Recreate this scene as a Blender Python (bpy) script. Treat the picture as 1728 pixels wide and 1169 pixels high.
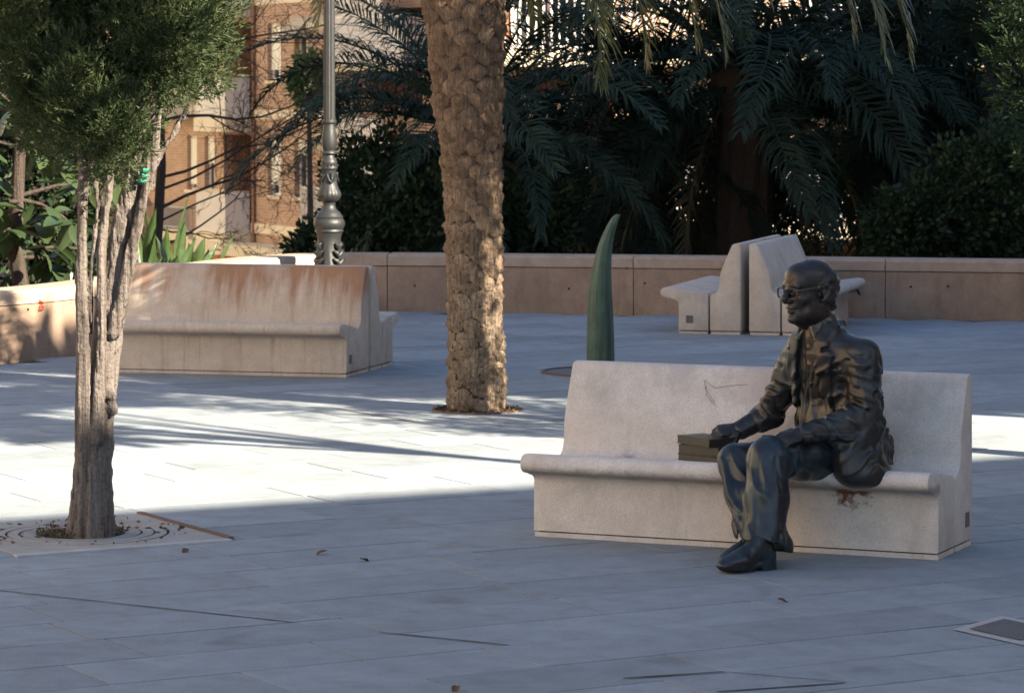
import bpy, bmesh, math, random
import numpy as np
from mathutils import Vector, Matrix

for o in list(bpy.data.objects):
    bpy.data.objects.remove(o, do_unlink=True)
scene = bpy.context.scene
col = scene.collection
R = math.radians

# ------------------------------------------------------------------ camera, sky, sun, exposure
FOC, CAMH, HORIZON = 5500.0, 2.1, 163.0
cam_data = bpy.data.cameras.new('camera')
cam_data.sensor_width = 36.0
cam_data.lens = FOC / 1728.0 * 36.0
cam_data.shift_y = -(584.5 - HORIZON) / 1728.0
cam_data.clip_start, cam_data.clip_end = 0.5, 900.0
cam_data.dof.use_dof = True
cam_data.dof.focus_distance = 15.2
cam_data.dof.aperture_fstop = 11.0
cam = bpy.data.objects.new('camera', cam_data)
cam.location = (0, 0, CAMH)
cam.rotation_euler = (R(90), 0, 0)
col.objects.link(cam)
scene.camera = cam

SUN_EL = R(30)
SUN_H = Vector((0.80, -0.60, 0))            # horizontal direction towards the sun
SUN = Vector((SUN_H.x * math.cos(SUN_EL), SUN_H.y * math.cos(SUN_EL), math.sin(SUN_EL)))
world = bpy.data.worlds.new('World')
scene.world = world
world.use_nodes = True
wn = world.node_tree
wn.nodes.clear()
sky = wn.nodes.new('ShaderNodeTexSky')
sky.sky_type = 'NISHITA'
sky.sun_disc = False
sky.sun_elevation = SUN_EL
sky.sun_rotation = math.atan2(SUN_H.x, SUN_H.y)
sky.air_density, sky.dust_density, sky.ozone_density = 1.0, 0.6, 1.5
bg = wn.nodes.new('ShaderNodeBackground')
bg.inputs['Strength'].default_value = 0.062
wo = wn.nodes.new('ShaderNodeOutputWorld')
wn.links.new(sky.outputs[0], bg.inputs[0])
wn.links.new(bg.outputs[0], wo.inputs[0])

sun_data = bpy.data.lights.new('sun', 'SUN')
sun_data.energy = 5.0
sun_data.angle = R(0.5)
sun_data.color = (1.0, 0.87, 0.67)
sun = bpy.data.objects.new('sun', sun_data)
sun.rotation_euler = SUN.to_track_quat('Z', 'Y').to_euler()
sun.location = (20, -15, 30)
col.objects.link(sun)

scene.view_settings.view_transform = 'Standard'
scene.view_settings.look = 'None'
scene.view_settings.gamma = 1.0
scene.view_settings.exposure = 2.12
scene.render.engine = 'CYCLES'
scene.cycles.use_denoising = True
scene.cycles.max_bounces = 8
scene.cycles.diffuse_bounces = 5
scene.cycles.transparent_max_bounces = 6
scene.cycles.caustics_reflective = False
scene.cycles.caustics_refractive = False
scene.cycles.sample_clamp_indirect = 6.0

# ------------------------------------------------------------------ helpers
def at(px, py, D):
    """a point of the place at depth D metres along the view"""
    return Vector(((px - 864.0) * D / FOC, D, CAMH - (py - HORIZON) * D / FOC))

def gnd(px, py, z=0.0):
    D = FOC * (CAMH - z) / (py - HORIZON)
    return Vector(((px - 864.0) * D / FOC, D, z))

def tag(o, label=None, cat=None, group=None, kind=None):
    if label: o['label'] = label
    if cat: o['category'] = cat
    if group: o['group'] = group
    if kind: o['kind'] = kind
    return o

def empty(name, loc=(0, 0, 0), rz=0.0):
    o = bpy.data.objects.new(name, None)
    o.empty_display_size = 0.2
    o.location = loc
    o.rotation_euler = (0, 0, rz)
    col.objects.link(o)
    return o

def link(name, mesh, mat=None, parent=None):
    if mat is not None and len(mesh.materials) == 0:
        mesh.materials.append(mat)
    o = bpy.data.objects.new(name, mesh)
    col.objects.link(o)
    if parent is not None:
        o.parent = parent
    return o

def inst(name, mesh, parent=None, loc=(0, 0, 0), rot=(0, 0, 0), scale=(1, 1, 1)):
    o = bpy.data.objects.new(name, mesh)
    o.location = loc
    o.rotation_euler = rot
    o.scale = scale
    col.objects.link(o)
    if parent is not None:
        o.parent = parent
    return o

class MB:
    """collects vertices and faces for ONE mesh"""
    def __init__(s):
        s.v = []; s.f = []
    def add(s, vs, fs):
        b = len(s.v)
        s.v.extend([tuple(p) for p in vs])
        s.f.extend([tuple(i + b for i in f) for f in fs])
        return s
    def box(s, lo, hi, M=None):
        x0, y0, z0 = lo; x1, y1, z1 = hi
        vs = [(x0,y0,z0),(x1,y0,z0),(x1,y1,z0),(x0,y1,z0),(x0,y0,z1),(x1,y0,z1),(x1,y1,z1),(x0,y1,z1)]
        if M is not None: vs = [M @ Vector(p) for p in vs]
        return s.add(vs, [(3,2,1,0),(4,5,6,7),(0,1,5,4),(1,2,6,5),(2,3,7,6),(3,0,4,7)])
    def cbox(s, lo, hi, c=0.01, M=None):
        """box with chamfered upper rim"""
        x0, y0, z0 = lo; x1, y1, z1 = hi
        vs = [(x0,y0,z0),(x1,y0,z0),(x1,y1,z0),(x0,y1,z0),
              (x0,y0,z1-c),(x1,y0,z1-c),(x1,y1,z1-c),(x0,y1,z1-c),
              (x0+c,y0+c,z1),(x1-c,y0+c,z1),(x1-c,y1-c,z1),(x0+c,y1-c,z1)]
        if M is not None: vs = [M @ Vector(p) for p in vs]
        fs = [(3,2,1,0),(8,9,10,11)]
        for a in (0, 4):
            for i in range(4):
                j = (i + 1) % 4
                fs.append((a+i, a+j, a+4+j, a+4+i))
        return s.add(vs, fs)
    def tube(s, pts, rad, n=6, cap=True):
        pts = [Vector(p) for p in pts]
        m = len(pts)
        vs = []; fs = []
        up = Vector((0, 0, 1)); prev = None
        for i, p in enumerate(pts):
            t = (pts[min(i+1, m-1)] - pts[max(i-1, 0)])
            if t.length < 1e-9: t = Vector((0, 0, 1))
            t.normalize()
            if prev is None:
                a = t.cross(up if abs(t.z) < 0.9 else Vector((1, 0, 0))).normalized()
            else:
                a = (prev - t * prev.dot(t))
                a = a.normalized() if a.length > 1e-6 else t.orthogonal().normalized()
            prev = a
            b = t.cross(a)
            r = rad[i] if hasattr(rad, '__len__') else rad
            for k in range(n):
                an = 2 * math.pi * k / n
                vs.append(p + a * (r * math.cos(an)) + b * (r * math.sin(an)))
        for i in range(m - 1):
            for k in range(n):
                k2 = (k + 1) % n
                fs.append((i*n+k, i*n+k2, (i+1)*n+k2, (i+1)*n+k))
        if cap:
            fs.append(tuple(reversed(range(n))))
            fs.append(tuple((m-1)*n + k for k in range(n)))
        return s.add(vs, fs)
    def lathe(s, prof, n=32, mod=None, c=(0, 0, 0), cap=True):
        vs = []; fs = []
        for i, (r, z) in enumerate(prof):
            for k in range(n):
                an = 2 * math.pi * k / n
                rr = r * (mod(i, z, an) if mod else 1.0)
                vs.append((c[0] + rr * math.cos(an), c[1] + rr * math.sin(an), c[2] + z))
        m = len(prof)
        for i in range(m - 1):
            for k in range(n):
                k2 = (k + 1) % n
                fs.append((i*n+k, i*n+k2, (i+1)*n+k2, (i+1)*n+k))
        if cap:
            fs.append(tuple(reversed(range(n))))
            fs.append(tuple((m-1)*n + k for k in range(n)))
        return s.add(vs, fs)
    def mesh(s, name, mat=None, smooth=None):
        me = bpy.data.meshes.new(name)
        me.from_pydata(s.v, [], s.f)
        if mat is not None: me.materials.append(mat)
        if smooth is not None:
            me.polygons.foreach_set('use_smooth', [True] * len(me.polygons))
            if smooth < 179: me.set_sharp_from_angle(angle=R(smooth))
        me.update()
        return me
    def build(s, name, mat=None, parent=None, smooth=None):
        return link(name, s.mesh(name, mat, smooth), None, parent)

def np_mesh(name, V, F, mat=None, smooth=True):
    """mesh from numpy arrays; all faces the same size"""
    V = np.asarray(V, np.float32); F = np.asarray(F, np.int32)
    me = bpy.data.meshes.new(name)
    k = F.shape[1]
    me.vertices.add(len(V)); me.vertices.foreach_set('co', V.ravel())
    me.loops.add(F.size); me.loops.foreach_set('vertex_index', F.ravel())
    me.polygons.add(len(F))
    me.polygons.foreach_set('loop_start', np.arange(0, F.size, k, dtype=np.int32))
    me.polygons.foreach_set('loop_total', np.full(len(F), k, np.int32))
    if smooth: me.polygons.foreach_set('use_smooth', np.ones(len(F), bool))
    me.update(calc_edges=True)
    me.validate()
    if mat is not None: me.materials.append(mat)
    return me

def catmull(P, n=8):
    P = [Vector(p) for p in P]
    out = []
    for i in range(len(P) - 1):
        p0 = P[max(i-1, 0)]; p1 = P[i]; p2 = P[i+1]; p3 = P[min(i+2, len(P)-1)]
        for k in range(n):
            t = k / n
            out.append(0.5 * ((2*p1) + (p2-p0)*t + (2*p0-5*p1+4*p2-p3)*t*t + (3*p1-p0-3*p2+p3)*t*t*t))
    out.append(P[-1])
    return out

# ------------------------------------------------------------------ materials
class NT:
    def __init__(s, name):
        s.m = bpy.data.materials.new(name)
        s.m.use_nodes = True
        s.t = s.m.node_tree
        s.t.nodes.clear()
        s.out = s.t.nodes.new('ShaderNodeOutputMaterial')
    def n(s, typ, props=None, **ins):
        nd = s.t.nodes.new('ShaderNode' + typ)
        for k, v in (props or {}).items(): setattr(nd, k, v)
        for k, v in ins.items():
            key = k.replace('_', ' ')
            sock = nd.inputs[int(k[1:])] if (k[0] == 'i' and k[1:].isdigit()) else nd.inputs[key]
            if isinstance(v, bpy.types.NodeSocket): s.t.links.new(v, sock)
            else: sock.default_value = v
        return nd
    def coords(s, kind='Object', scale=(1, 1, 1)):
        tc = s.n('TexCoord')
        mp = s.n('Mapping', Vector=tc.outputs[kind], Scale=scale)
        return mp.outputs[0]
    def wcoords(s, scale=(1, 1, 1)):
        g = s.n('NewGeometry')
        return s.n('Mapping', Vector=g.outputs['Position'], Scale=scale).outputs[0]
    def noise(s, vec, scale, detail=4, rough=0.55, dist=0.0):
        return s.n('TexNoise', Vector=vec, Scale=scale, Detail=detail, Roughness=rough, Distortion=dist).outputs[0]
    def ramp(s, fac, stops):
        r = s.n('ValToRGB', Fac=fac)
        el = r.color_ramp.elements
        while len(el) < len(stops): el.new(0.5)
        for e, (p, c) in zip(el, stops):
            e.position = p
            e.color = (c, c, c, 1) if not hasattr(c, '__len__') else (*c[:3], 1)
        return r.outputs[0]
    def mix(s, fac, a, b, blend='MIX'):
        nd = s.t.nodes.new('ShaderNodeMix')
        nd.data_type = 'RGBA'; nd.blend_type = blend
        for sock, v in ((nd.inputs[0], fac), (nd.inputs[6], a), (nd.inputs[7], b)):
            if isinstance(v, bpy.types.NodeSocket): s.t.links.new(v, sock)
            elif hasattr(v, '__len__'): sock.default_value = (*v[:3], 1)
            else: sock.default_value = v
        return nd.outputs[2]
    def math(s, op, a, b=0.0, clamp=False):
        nd = s.t.nodes.new('ShaderNodeMath'); nd.operation = op; nd.use_clamp = clamp
        for sock, v in ((nd.inputs[0], a), (nd.inputs[1], b)):
            if isinstance(v, bpy.types.NodeSocket): s.t.links.new(v, sock)
            else: sock.default_value = v
        return nd.outputs[0]
    def bump(s, h, strength=0.3, dist=0.01, normal=None):
        nd = s.n('Bump', Strength=strength, Distance=dist, Height=h)
        if normal is not None: s.t.links.new(normal, nd.inputs['Normal'])
        return nd.outputs[0]
    def finish(s, color, rough=0.8, metal=0.0, normal=None, spec=0.5, trans=None):
        b = s.n('BsdfPrincipled')
        for nm, v in (('Base Color', color), ('Roughness', rough), ('Metallic', metal), ('Specular IOR Level', spec)):
            if isinstance(v, bpy.types.NodeSocket): s.t.links.new(v, b.inputs[nm])
            elif hasattr(v, '__len__'): b.inputs[nm].default_value = (*v[:3], 1)
            else: b.inputs[nm].default_value = v
        if normal is not None: s.t.links.new(normal, b.inputs['Normal'])
        sh = b.outputs[0]
        if trans is not None:
            tr = s.n('BsdfTranslucent')
            c = trans[1]
            if isinstance(c, bpy.types.NodeSocket): s.t.links.new(c, tr.inputs[0])
            else: tr.inputs[0].default_value = (*c[:3], 1)
            sh = s.n('MixShader', Fac=trans[0], i1=sh, i2=tr.outputs[0]).outputs[0]
        s.t.links.new(sh, s.out.inputs[0])
        return s.m

def plain(name, c, rough=0.7, metal=0.0, var=0.25, scale=6.0, bump=0.0, spec=0.4):
    t = NT(name)
    v = t.coords('Object')
    n = t.noise(v, scale, 5)
    colr = t.mix(n, [x * (1 - var) for x in c], [min(1, x * (1 + var)) for x in c])
    nm = t.bump(t.noise(v, scale * 6, 4), bump, 0.01) if bump else None
    return t.finish(colr, rough, metal, nm, spec)

def concrete(name, c1, c2, rust=None, streak=False, spots=False):
    t = NT(name)
    v = t.wcoords()
    big = t.noise(v, 1.6, 5, 0.6)
    mid = t.noise(v, 9.0, 6, 0.65)
    fine = t.noise(v, 130.0, 3, 0.6)
    colr = t.mix(t.ramp(big, [(0.3, 0), (0.7, 1)]), c1, c2)
    colr = t.mix(t.ramp(mid, [(0.35, 0.0), (0.7, 0.5)]), colr, [x * 0.72 for x in c1])
    dirt = t.noise(t.wcoords((1, 1, 0.6)), 3.1, 6, 0.7, 0.4)
    colr = t.mix(t.ramp(dirt, [(0.52, 0.0), (0.74, 0.55)]), colr, [c1[0]*0.52, c1[1]*0.50, c1[2]*0.48])
    colr = t.mix(t.ramp(fine, [(0.36, 0.5), (0.5, 0.0)]), colr, [x * 0.66 for x in c1])
    colr = t.mix(t.ramp(fine, [(0.62, 0.0), (0.75, 0.4)]), colr, [min(1, x * 1.35) for x in c2])
    if streak:
        sv = t.wcoords((14, 14, 1.1))
        st = t.ramp(t.noise(sv, 1.0, 4, 0.6), [(0.5, 0.0), (0.75, 0.35)])
        colr = t.mix(st, colr, [x * 0.55 for x in c1])
    if rust:
        o = t.coords('Object')
        sep = t.n('SeparateXYZ', Vector=o)
        zfac = t.n('MapRange', Value=sep.outputs[2], i1=rust[0], i2=rust[1], i3=0.0, i4=1.0).outputs[0]
        sv = t.coords('Object', (16, 4, 1.3))
        st = t.noise(sv, 1.0, 5, 0.65)
        patch = t.ramp(t.noise(t.coords('Object', (2.1, 1, 1.5)), 1.0, 3), [(0.30, 0.0), (0.52, 1.0)])
        f = t.math('MULTIPLY', t.ramp(t.math('ADD', st, t.math('MULTIPLY', zfac, 0.42)), [(0.52, 0.0), (0.86, 1.0)]), patch)
        colr = t.mix(t.math('MULTIPLY', f, 0.85), colr, rust[2])
    if spots:
        vo = t.n('TexVoronoi', Vector=v, Scale=5.0)
        colr = t.mix(t.ramp(vo.outputs['Distance'], [(0.035, 0.8), (0.06, 0.0)]), colr, (0.05, 0.04, 0.035))
    h = t.math('ADD', t.math('MULTIPLY', fine, 0.35), mid)
    return t.finish(colr, 0.85, 0.0, t.bump(h, 0.35, 0.006), 0.25)

def leafmat(name, c1, c2, rough=0.45, trans=0.3, scale=3.0, spec=0.4):
    t = NT(name)
    oi = t.n('ObjectInfo')
    n = t.noise(t.wcoords(), scale, 3)
    f = t.math('ADD', t.math('MULTIPLY', oi.outputs['Random'], 0.35), t.math('MULTIPLY', t.ramp(n, [(0.3, 0), (0.7, 1)]), 0.65))
    colr = t.mix(f, c1, c2)
    tc = t.mix(0.5, colr, [min(1, c2[0] * 1.6), min(1, c2[1] * 1.8), c2[2]])
    return t.finish(colr, rough, 0.0, None, spec, (trans, tc))

M = {}
M['bench'] = concrete('bench_concrete', (0.68, 0.595, 0.525), (0.78, 0.705, 0.635))
M['bench_rusty'] = concrete('bench_concrete_rusty', (0.60, 0.50, 0.41), (0.68, 0.585, 0.49), rust=(0.45, 0.80, (0.33, 0.165, 0.085)))
M['bench_far'] = concrete('bench_concrete_far', (0.58, 0.50, 0.42), (0.66, 0.59, 0.51))
M['wall'] = concrete('parapet_concrete', (0.30, 0.215, 0.16), (0.43, 0.315, 0.235), streak=True, spots=True)
M['wallcap'] = concrete('parapet_cap', (0.38, 0.295, 0.235), (0.48, 0.385, 0.315))
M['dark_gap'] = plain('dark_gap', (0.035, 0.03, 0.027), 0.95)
M['plate'] = plain('maker_plate', (0.13, 0.13, 0.13), 0.6, 0.3)
M['soil'] = plain('soil', (0.055, 0.042, 0.03), 0.95, var=0.6, scale=30, bump=0.6)
M['rust_steel'] = plain('rusty_edge', (0.16, 0.10, 0.075), 0.85, var=0.4, scale=20, bump=0.4)
M['lamp'] = plain('lamp_paint', (0.028, 0.030, 0.032), 0.45, 0.2, var=0.3, scale=14, bump=0.3, spec=0.5)
M['glass_white'] = plain('lamp_glass', (0.7, 0.7, 0.66), 0.3)
M['horn'] = None
M['black_mark'] = plain('black_paint', (0.02, 0.02, 0.022), 0.6)
M['red_mark'] = plain('red_paint', (0.30, 0.06, 0.03), 0.7)
M['pale_mark'] = plain('faint_red_pen', (0.42, 0.27, 0.25), 0.9)
M['rust_spot'] = plain('rust_spot', (0.20, 0.075, 0.03), 0.9, var=0.5, scale=30)
M['damp'] = plain('damp_spot', (0.30, 0.26, 0.24), 0.8)

def paving(name, c):
    t = NT(name)
    oi = t.n('ObjectInfo')
    v = t.wcoords()
    r = t.ramp(oi.outputs['Random'], [(0.0, 0.88), (1.0, 1.08)])
    big = t.noise(v, 0.7, 5, 0.6)
    mid = t.noise(v, 6.0, 6, 0.65)
    fine = t.noise(v, 160.0, 2, 0.6)
    colr = t.mix(t.ramp(big, [(0.3, 0), (0.7, 1)]), [x * 0.86 for x in c], [x * 1.1 for x in c])
    colr = t.mix(t.ramp(mid, [(0.42, 0.0), (0.72, 0.5)]), colr, [c[0] * 0.62, c[1] * 0.60, c[2] * 0.56])
    colr = t.mix(t.ramp(fine, [(0.36, 0.5), (0.5, 0.0)]), colr, [x * 0.55 for x in c])
    colr = t.mix(t.ramp(fine, [(0.60, 0.0), (0.74, 0.35)]), colr, [min(1, x * 1.5) for x in c])
    st = t.noise(t.wcoords((1.0, 1.0, 1.0)), 2.3, 3, 0.5, 0.6)
    colr = t.mix(t.ramp(st, [(0.62, 0.0), (0.72, 0.35)]), colr, [c[0] * 0.5, c[1] * 0.47, c[2] * 0.43])
    gum = t.n('TexVoronoi', Vector=v, Scale=2.6)
    colr = t.mix(t.ramp(gum.outputs['Distance'], [(0.018, 0.55), (0.034, 0.0)]), colr, [x * 0.45 for x in c])
    colr = t.mix(1.0, colr, r, 'MULTIPLY')
    h = t.math('ADD', t.math('MULTIPLY', fine, 0.5), mid)
    return t.finish(colr, t.ramp(mid, [(0.3, 0.75), (0.7, 0.9)]), 0.0, t.bump(h, 0.25, 0.004), 0.18)
M['paving'] = paving('granite_paving', (0.298, 0.336, 0.366))
M['joint'] = plain('joint_mortar', (0.075, 0.062, 0.052), 0.95, var=0.4, scale=8)
M['joint_dark'] = plain('open_joint_dirt', (0.075, 0.05, 0.038), 0.95, var=0.5, scale=14)
M['pit_slab'] = paving('pit_slab', (0.40, 0.385, 0.36))
M['patch'] = paving('dark_patch', (0.16, 0.16, 0.165))
M['pale_strip'] = paving('pale_mortar', (0.52, 0.51, 0.50))

def horn_mat():
    t = NT('green_bronze')
    v = t.coords('Object')
    n = t.noise(v, 7, 6, 0.6)
    colr = t.mix(t.ramp(n, [(0.3, 0), (0.7, 1)]), (0.055, 0.10, 0.078), (0.10, 0.155, 0.118))
    st = t.noise(t.coords('Object', (20, 20, 1.5)), 1.0, 4)
    colr = t.mix(t.ramp(st, [(0.45, 0), (0.7, 0.75)]), colr, (0.03, 0.045, 0.038))
    return t.finish(colr, 0.6, 0.1, t.bump(n, 0.2, 0.01), 0.3)
M['horn'] = horn_mat()

def bronze(name, base=(0.050, 0.043, 0.040), warm=(0.12, 0.088, 0.062), green=(0.022, 0.044, 0.054), green_amt=0.5):
    t = NT(name)
    v = t.wcoords()
    g = t.n('NewGeometry')
    n1 = t.noise(v, 5.0, 5, 0.6)
    n2 = t.noise(v, 38.0, 5, 0.6)
    patin = t.ramp(t.math('ADD', t.math('MULTIPLY', n1, 0.7), t.math('MULTIPLY', n2, 0.35)), [(0.46, 0.0), (0.62, 1.0)])
    colr = t.mix(t.math('MULTIPLY', patin, green_amt), base, green)
    worn = t.ramp(g.outputs['Pointiness'], [(0.51, 0.0), (0.60, 0.6)])
    wn_ = t.math('MULTIPLY', worn, t.ramp(n1, [(0.35, 0.3), (0.65, 1.0)]))
    colr = t.mix(wn_, colr, warm)
    crev = t.ramp(g.outputs['Pointiness'], [(0.43, 0.8), (0.495, 0.0)])
    colr = t.mix(crev, colr, (0.014, 0.020, 0.020))
    rough = t.ramp(t.math('ADD', t.math('MULTIPLY', patin, 0.5), t.math('MULTIPLY', n2, 0.5)), [(0.2, 0.34), (0.8, 0.48)])
    metal = t.math('SUBTRACT', 0.70, t.math('MULTIPLY', patin, 0.30 * green_amt / 0.5))
    h = t.math('ADD', t.math('MULTIPLY', n2, 0.5), t.math('ADD', t.noise(v, 14.0, 3), t.math('MULTIPLY', t.noise(v, 120.0, 3), 0.35)))
    return t.finish(colr, rough, metal, t.bump(h, 0.20, 0.006), 0.5)
M['bronze_skin'] = bronze('bronze_skin', green_amt=0.2)
M['bronze_jacket'] = bronze('bronze_jacket', green_amt=0.55)
M['bronze_shirt'] = bronze('bronze_shirt', base=(0.075, 0.062, 0.048), warm=(0.17, 0.13, 0.085), green=(0.05, 0.06, 0.05), green_amt=0.5)
M['bronze_trousers'] = bronze('bronze_trousers', base=(0.042, 0.046, 0.052), green=(0.020, 0.048, 0.060), green_amt=0.75)
M['bronze_book'] = bronze('bronze_book', base=(0.03, 0.03, 0.03), green_amt=0.1)
M['bronze_pages'] = plain('bronze_pages', (0.060, 0.058, 0.043), 0.6, 0.1, var=0.3, scale=40, bump=0.2)

# ------------------------------------------------------------------ the plaza and its paving
GA = math.atan2(0.50, 0.866)                 # paving rows run 30 degrees off the view's cross direction
E1 = Vector((math.cos(GA), math.sin(GA), 0)); E2 = Vector((-math.sin(GA), math.cos(GA), 0))
PIT = Vector((-2.07, 15.645, 0))             # tree pit beside the cypress

def wall_path():
    P = [(-9.5, 20.6, 0), (-6.4, 23.2, 0), (-4.9, 24.8, 0), (-4.04, 25.75, 0), (-3.50, 26.75, 0), (-3.15, 28.0, 0), (-2.84, 29.4, 0),
         (-2.45, 30.7, 0), (-2.0, 31.55, 0), (-1.45, 31.88, 0), (0.6, 31.55, 0), (4.8, 30.6, 0), (9.5, 29.6, 0)]
    return catmull(P, 6)
WPATH = wall_path()
def plaza_limit(x):
    for a, b in zip(WPATH[:-1], WPATH[1:]):
        if min(a.x, b.x) <= x <= max(a.x, b.x):
            t = (x - a.x) / (b.x - a.x) if abs(b.x - a.x) > 1e-6 else 0
            return a.y + t * (b.y - a.y)
    return 20.0

plaza_mesh = MB()
ring = [(p.x, p.y, -0.014) for p in WPATH]
base_poly = [(9.5, 2.0, -0.014), (-9.5, 2.0, -0.014)] + ring
plaza_mesh.add(base_poly, [tuple(reversed(range(len(base_poly))))])
plaza = plaza_mesh.build('plaza', M['joint'])
tag(plaza, 'grey paved plaza with large stone slabs and thin joints', 'plaza', kind='structure')
if plaza.data.polygons[0].normal.z < 0: plaza.data.flip_normals()

SL, SW, GAPW = 1.02, 0.46, 0.009
def slab_mesh(L, W):
    b = MB(); b.cbox((-L/2, -W/2, -0.013), (L/2, W/2, 0.0), 0.0010)
    return b
slab_me = slab_mesh(SL - GAPW, SW - GAPW).mesh('paving_slab', M['paving'])
rng = random.Random(5)
cands = []
for j in range(-10, 90):
    off = rng.choice((0.0, 0.34, 0.68, 0.5)) + rng.uniform(-0.04, 0.04)
    for i in range(-20, 40):
        c = E1 * ((i + off) * SL) + E2 * (j * SW)
        if c.y < 2.6 or abs(c.x) > 9.0: continue
        if c.y > plaza_limit(c.x) - 0.1: continue
        l = c - PIT
        if abs(l.dot(E1)) < 0.10 and abs(l.dot(E2)) < 0.10: continue
        cands.append(c)
def seen(c):
    px = 864 + FOC * c.x / c.y
    return -90 < px < 1818 and c.y > 11.1
inside = sorted([c for c in cands if seen(c)], key=lambda c: c.y)
near, rest = inside[:296], inside[296:] + [c for c in cands if not seen(c)]
for c in near:
    inst('paving_slab', slab_me, plaza, (c.x, c.y, rng.uniform(-0.0014, 0.0012)),
         (rng.uniform(-0.0012, 0.0012), rng.uniform(-0.0008, 0.0008), GA + rng.uniform(-0.002, 0.002)))
fb = MB()
for c in rest:
    fb.cbox((-SL/2 + GAPW/2, -SW/2 + GAPW/2, -0.013), (SL/2 - GAPW/2, SW/2 - GAPW/2, 0.0), 0.0010,
            Matrix.Translation((c.x, c.y, rng.uniform(-0.0012, 0.0012))) @ Matrix.Rotation(GA, 4, 'Z'))
tag(fb.build('farther_slabs', M['paving'], plaza), kind='stuff')

# long open joints in the paving
def strip(name, a, b, w, z, mat, parent, h=0.004):
    a = Vector((a[0], a[1], 0)); b = Vector((b[0], b[1], 0))
    d = (b - a).normalized(); n = Vector((-d.y, d.x, 0)) * (w / 2)
    s = MB()
    L = (b - a).length; k = max(2, int(L / 0.12))
    rr = random.Random(int(abs(a.x) * 1000))
    vs = []; fs = []
    for i in range(k + 1):
        p = a + d * (L * i / k)
        e = 1 + rr.uniform(-0.25, 0.25) if 0 < i < k else 0.7
        vs += [p + n * e + Vector((0, 0, z)), p - n * e + Vector((0, 0, z))]
    for i in range(k): fs.append((2*i, 2*i+1, 2*i+3, 2*i+2))
    s.add(vs, fs)
    o = s.build(name, mat, parent)
    if o.data.polygons[0].normal.z < 0: o.data.flip_normals()
    return o
g0, g1, g2, g3 = gnd(-120, 984), gnd(498, 1051), gnd(640, 1067), gnd(858, 1089)
strip('open_joint', g0, g1, 0.012, 0.004, M['joint_dark'], plaza)
strip('open_joint', g2, g3, 0.014, 0.004, M['joint_dark'], plaza)
strip('open_joint', gnd(558, 688), gnd(745, 719), 0.016, 0.004, M['joint_dark'], plaza)
strip('open_joint', gnd(1052, 1145), gnd(1222, 1134), 0.020, 0.004, M['dark_gap'], plaza)
strip('open_joint', gnd(1222, 1134), gnd(1430, 1152), 0.008, 0.004, M['joint_dark'], plaza)
strip('open_joint', gnd(1210, 1168), gnd(1425, 1153), 0.018, 0.004, M['dark_gap'], plaza)

# repaired patch at the right
pc0 = gnd(1640, 1068)
pm = MB()
q = [pc0, pc0 + E1 * 0.7, pc0 + E1 * 0.7 - E2 * 0.62, pc0 - E2 * 0.62]
q = [gnd(1608, 1063), gnd(1728, 1090), gnd(1800, 1062), gnd(1690, 1040)]
pm.add([p + Vector((0, 0, 0.004)) for p in q], [(0, 1, 2, 3)])
o = pm.build('patch_border', M['pale_strip'], plaza)
if o.data.polygons[0].normal.z < 0: o.data.flip_normals()
cq = sum(q, Vector()) / 4
pm = MB(); pm.add([cq + (p - cq) * 0.72 + Vector((0, 0, 0.008)) for p in q], [(0, 1, 2, 3)])
o = pm.build('patch_infill', M['patch'], plaza)
if o.data.polygons[0].normal.z < 0: o.data.flip_normals()

# tree pits -----------------------------------------------------------------
def annulus(r0, r1, z0, z1, n=64, a0=0.0, a1=2 * math.pi):
    b = MB(); vs = []; fs = []
    for k in range(n):
        a = a0 + (a1 - a0) * k / n
        c, s = math.cos(a), math.sin(a)
        vs += [(r0*c, r0*s, z0), (r0*c, r0*s, z1), (r1*c, r1*s, z1), (r1*c, r1*s, z0)]
    for k in range(n):
        a = 4 * k; d = 4 * ((k + 1) % n)
        for i in range(4):
            j = (i + 1) % 4
            fs.append((a+i, a+j, d+j, d+i))
    b.add(vs, fs)
    return b
def disc(r, z, n=40, jitter=0.0, seed=1):
    rr = random.Random(seed)
    b = MB(); vs = [(0, 0, z)]
    for k in range(n):
        a = 2 * math.pi * k / n; q = r * (1 + rr.uniform(-jitter, jitter))
        vs.append((q * math.cos(a), q * math.sin(a), z))
    b.add(vs, [(0, 1 + k, 1 + (k + 1) % n) for k in range(n)])
    return b
grate = empty('tree_grate', PIT, GA)
tag(grate, 'square concrete tree grate with concentric ring slots under the multi-stemmed tree', 'tree grate')
b = MB()
H = 0.53
ring_pts = [(0.425 * math.cos(2*math.pi*k/64), 0.425 * math.sin(2*math.pi*k/64)) for k in range(64)]
vs = []; fs = []
for k in range(64):
    a = 2*math.pi*k/64; c, s = math.cos(a), math.sin(a); m = H / max(abs(c), abs(s))
    vs += [(0.425*c, 0.425*s, 0.006), (m*c, m*s, 0.006), (m*c, m*s, -0.01), (0.425*c, 0.425*s, -0.01)]
for k in range(64):
    a = 4*k; d = 4*((k+1) % 64)
    fs += [(a, a+1, d+1, d), (a+1, a+2, d+2, d+1), (a+3, a, d, d+3)]
b.add(vs, fs)
o = b.build('slab', M['pit_slab'], grate)
for r0, r1 in ((0.215, 0.285), (0.298, 0.348), (0.361, 0.411)):
    annulus(r0, r1, -0.008, 0.0075).build('ring', M['pit_slab'], grate)
disc(0.43, 0.0035).build('pit_floor', M['dark_gap'], grate)
sb = MB(); rr = random.Random(3)
vs = [(0, 0, 0.012)]
for q_ in range(1, 5):
    for k in range(24):
        a = 2*math.pi*k/24; r_ = 0.212 * q_/4
        vs.append((r_*math.cos(a), r_*math.sin(a), 0.005 + (0.012 if q_ < 4 else 0.0) * rr.random()))
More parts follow.
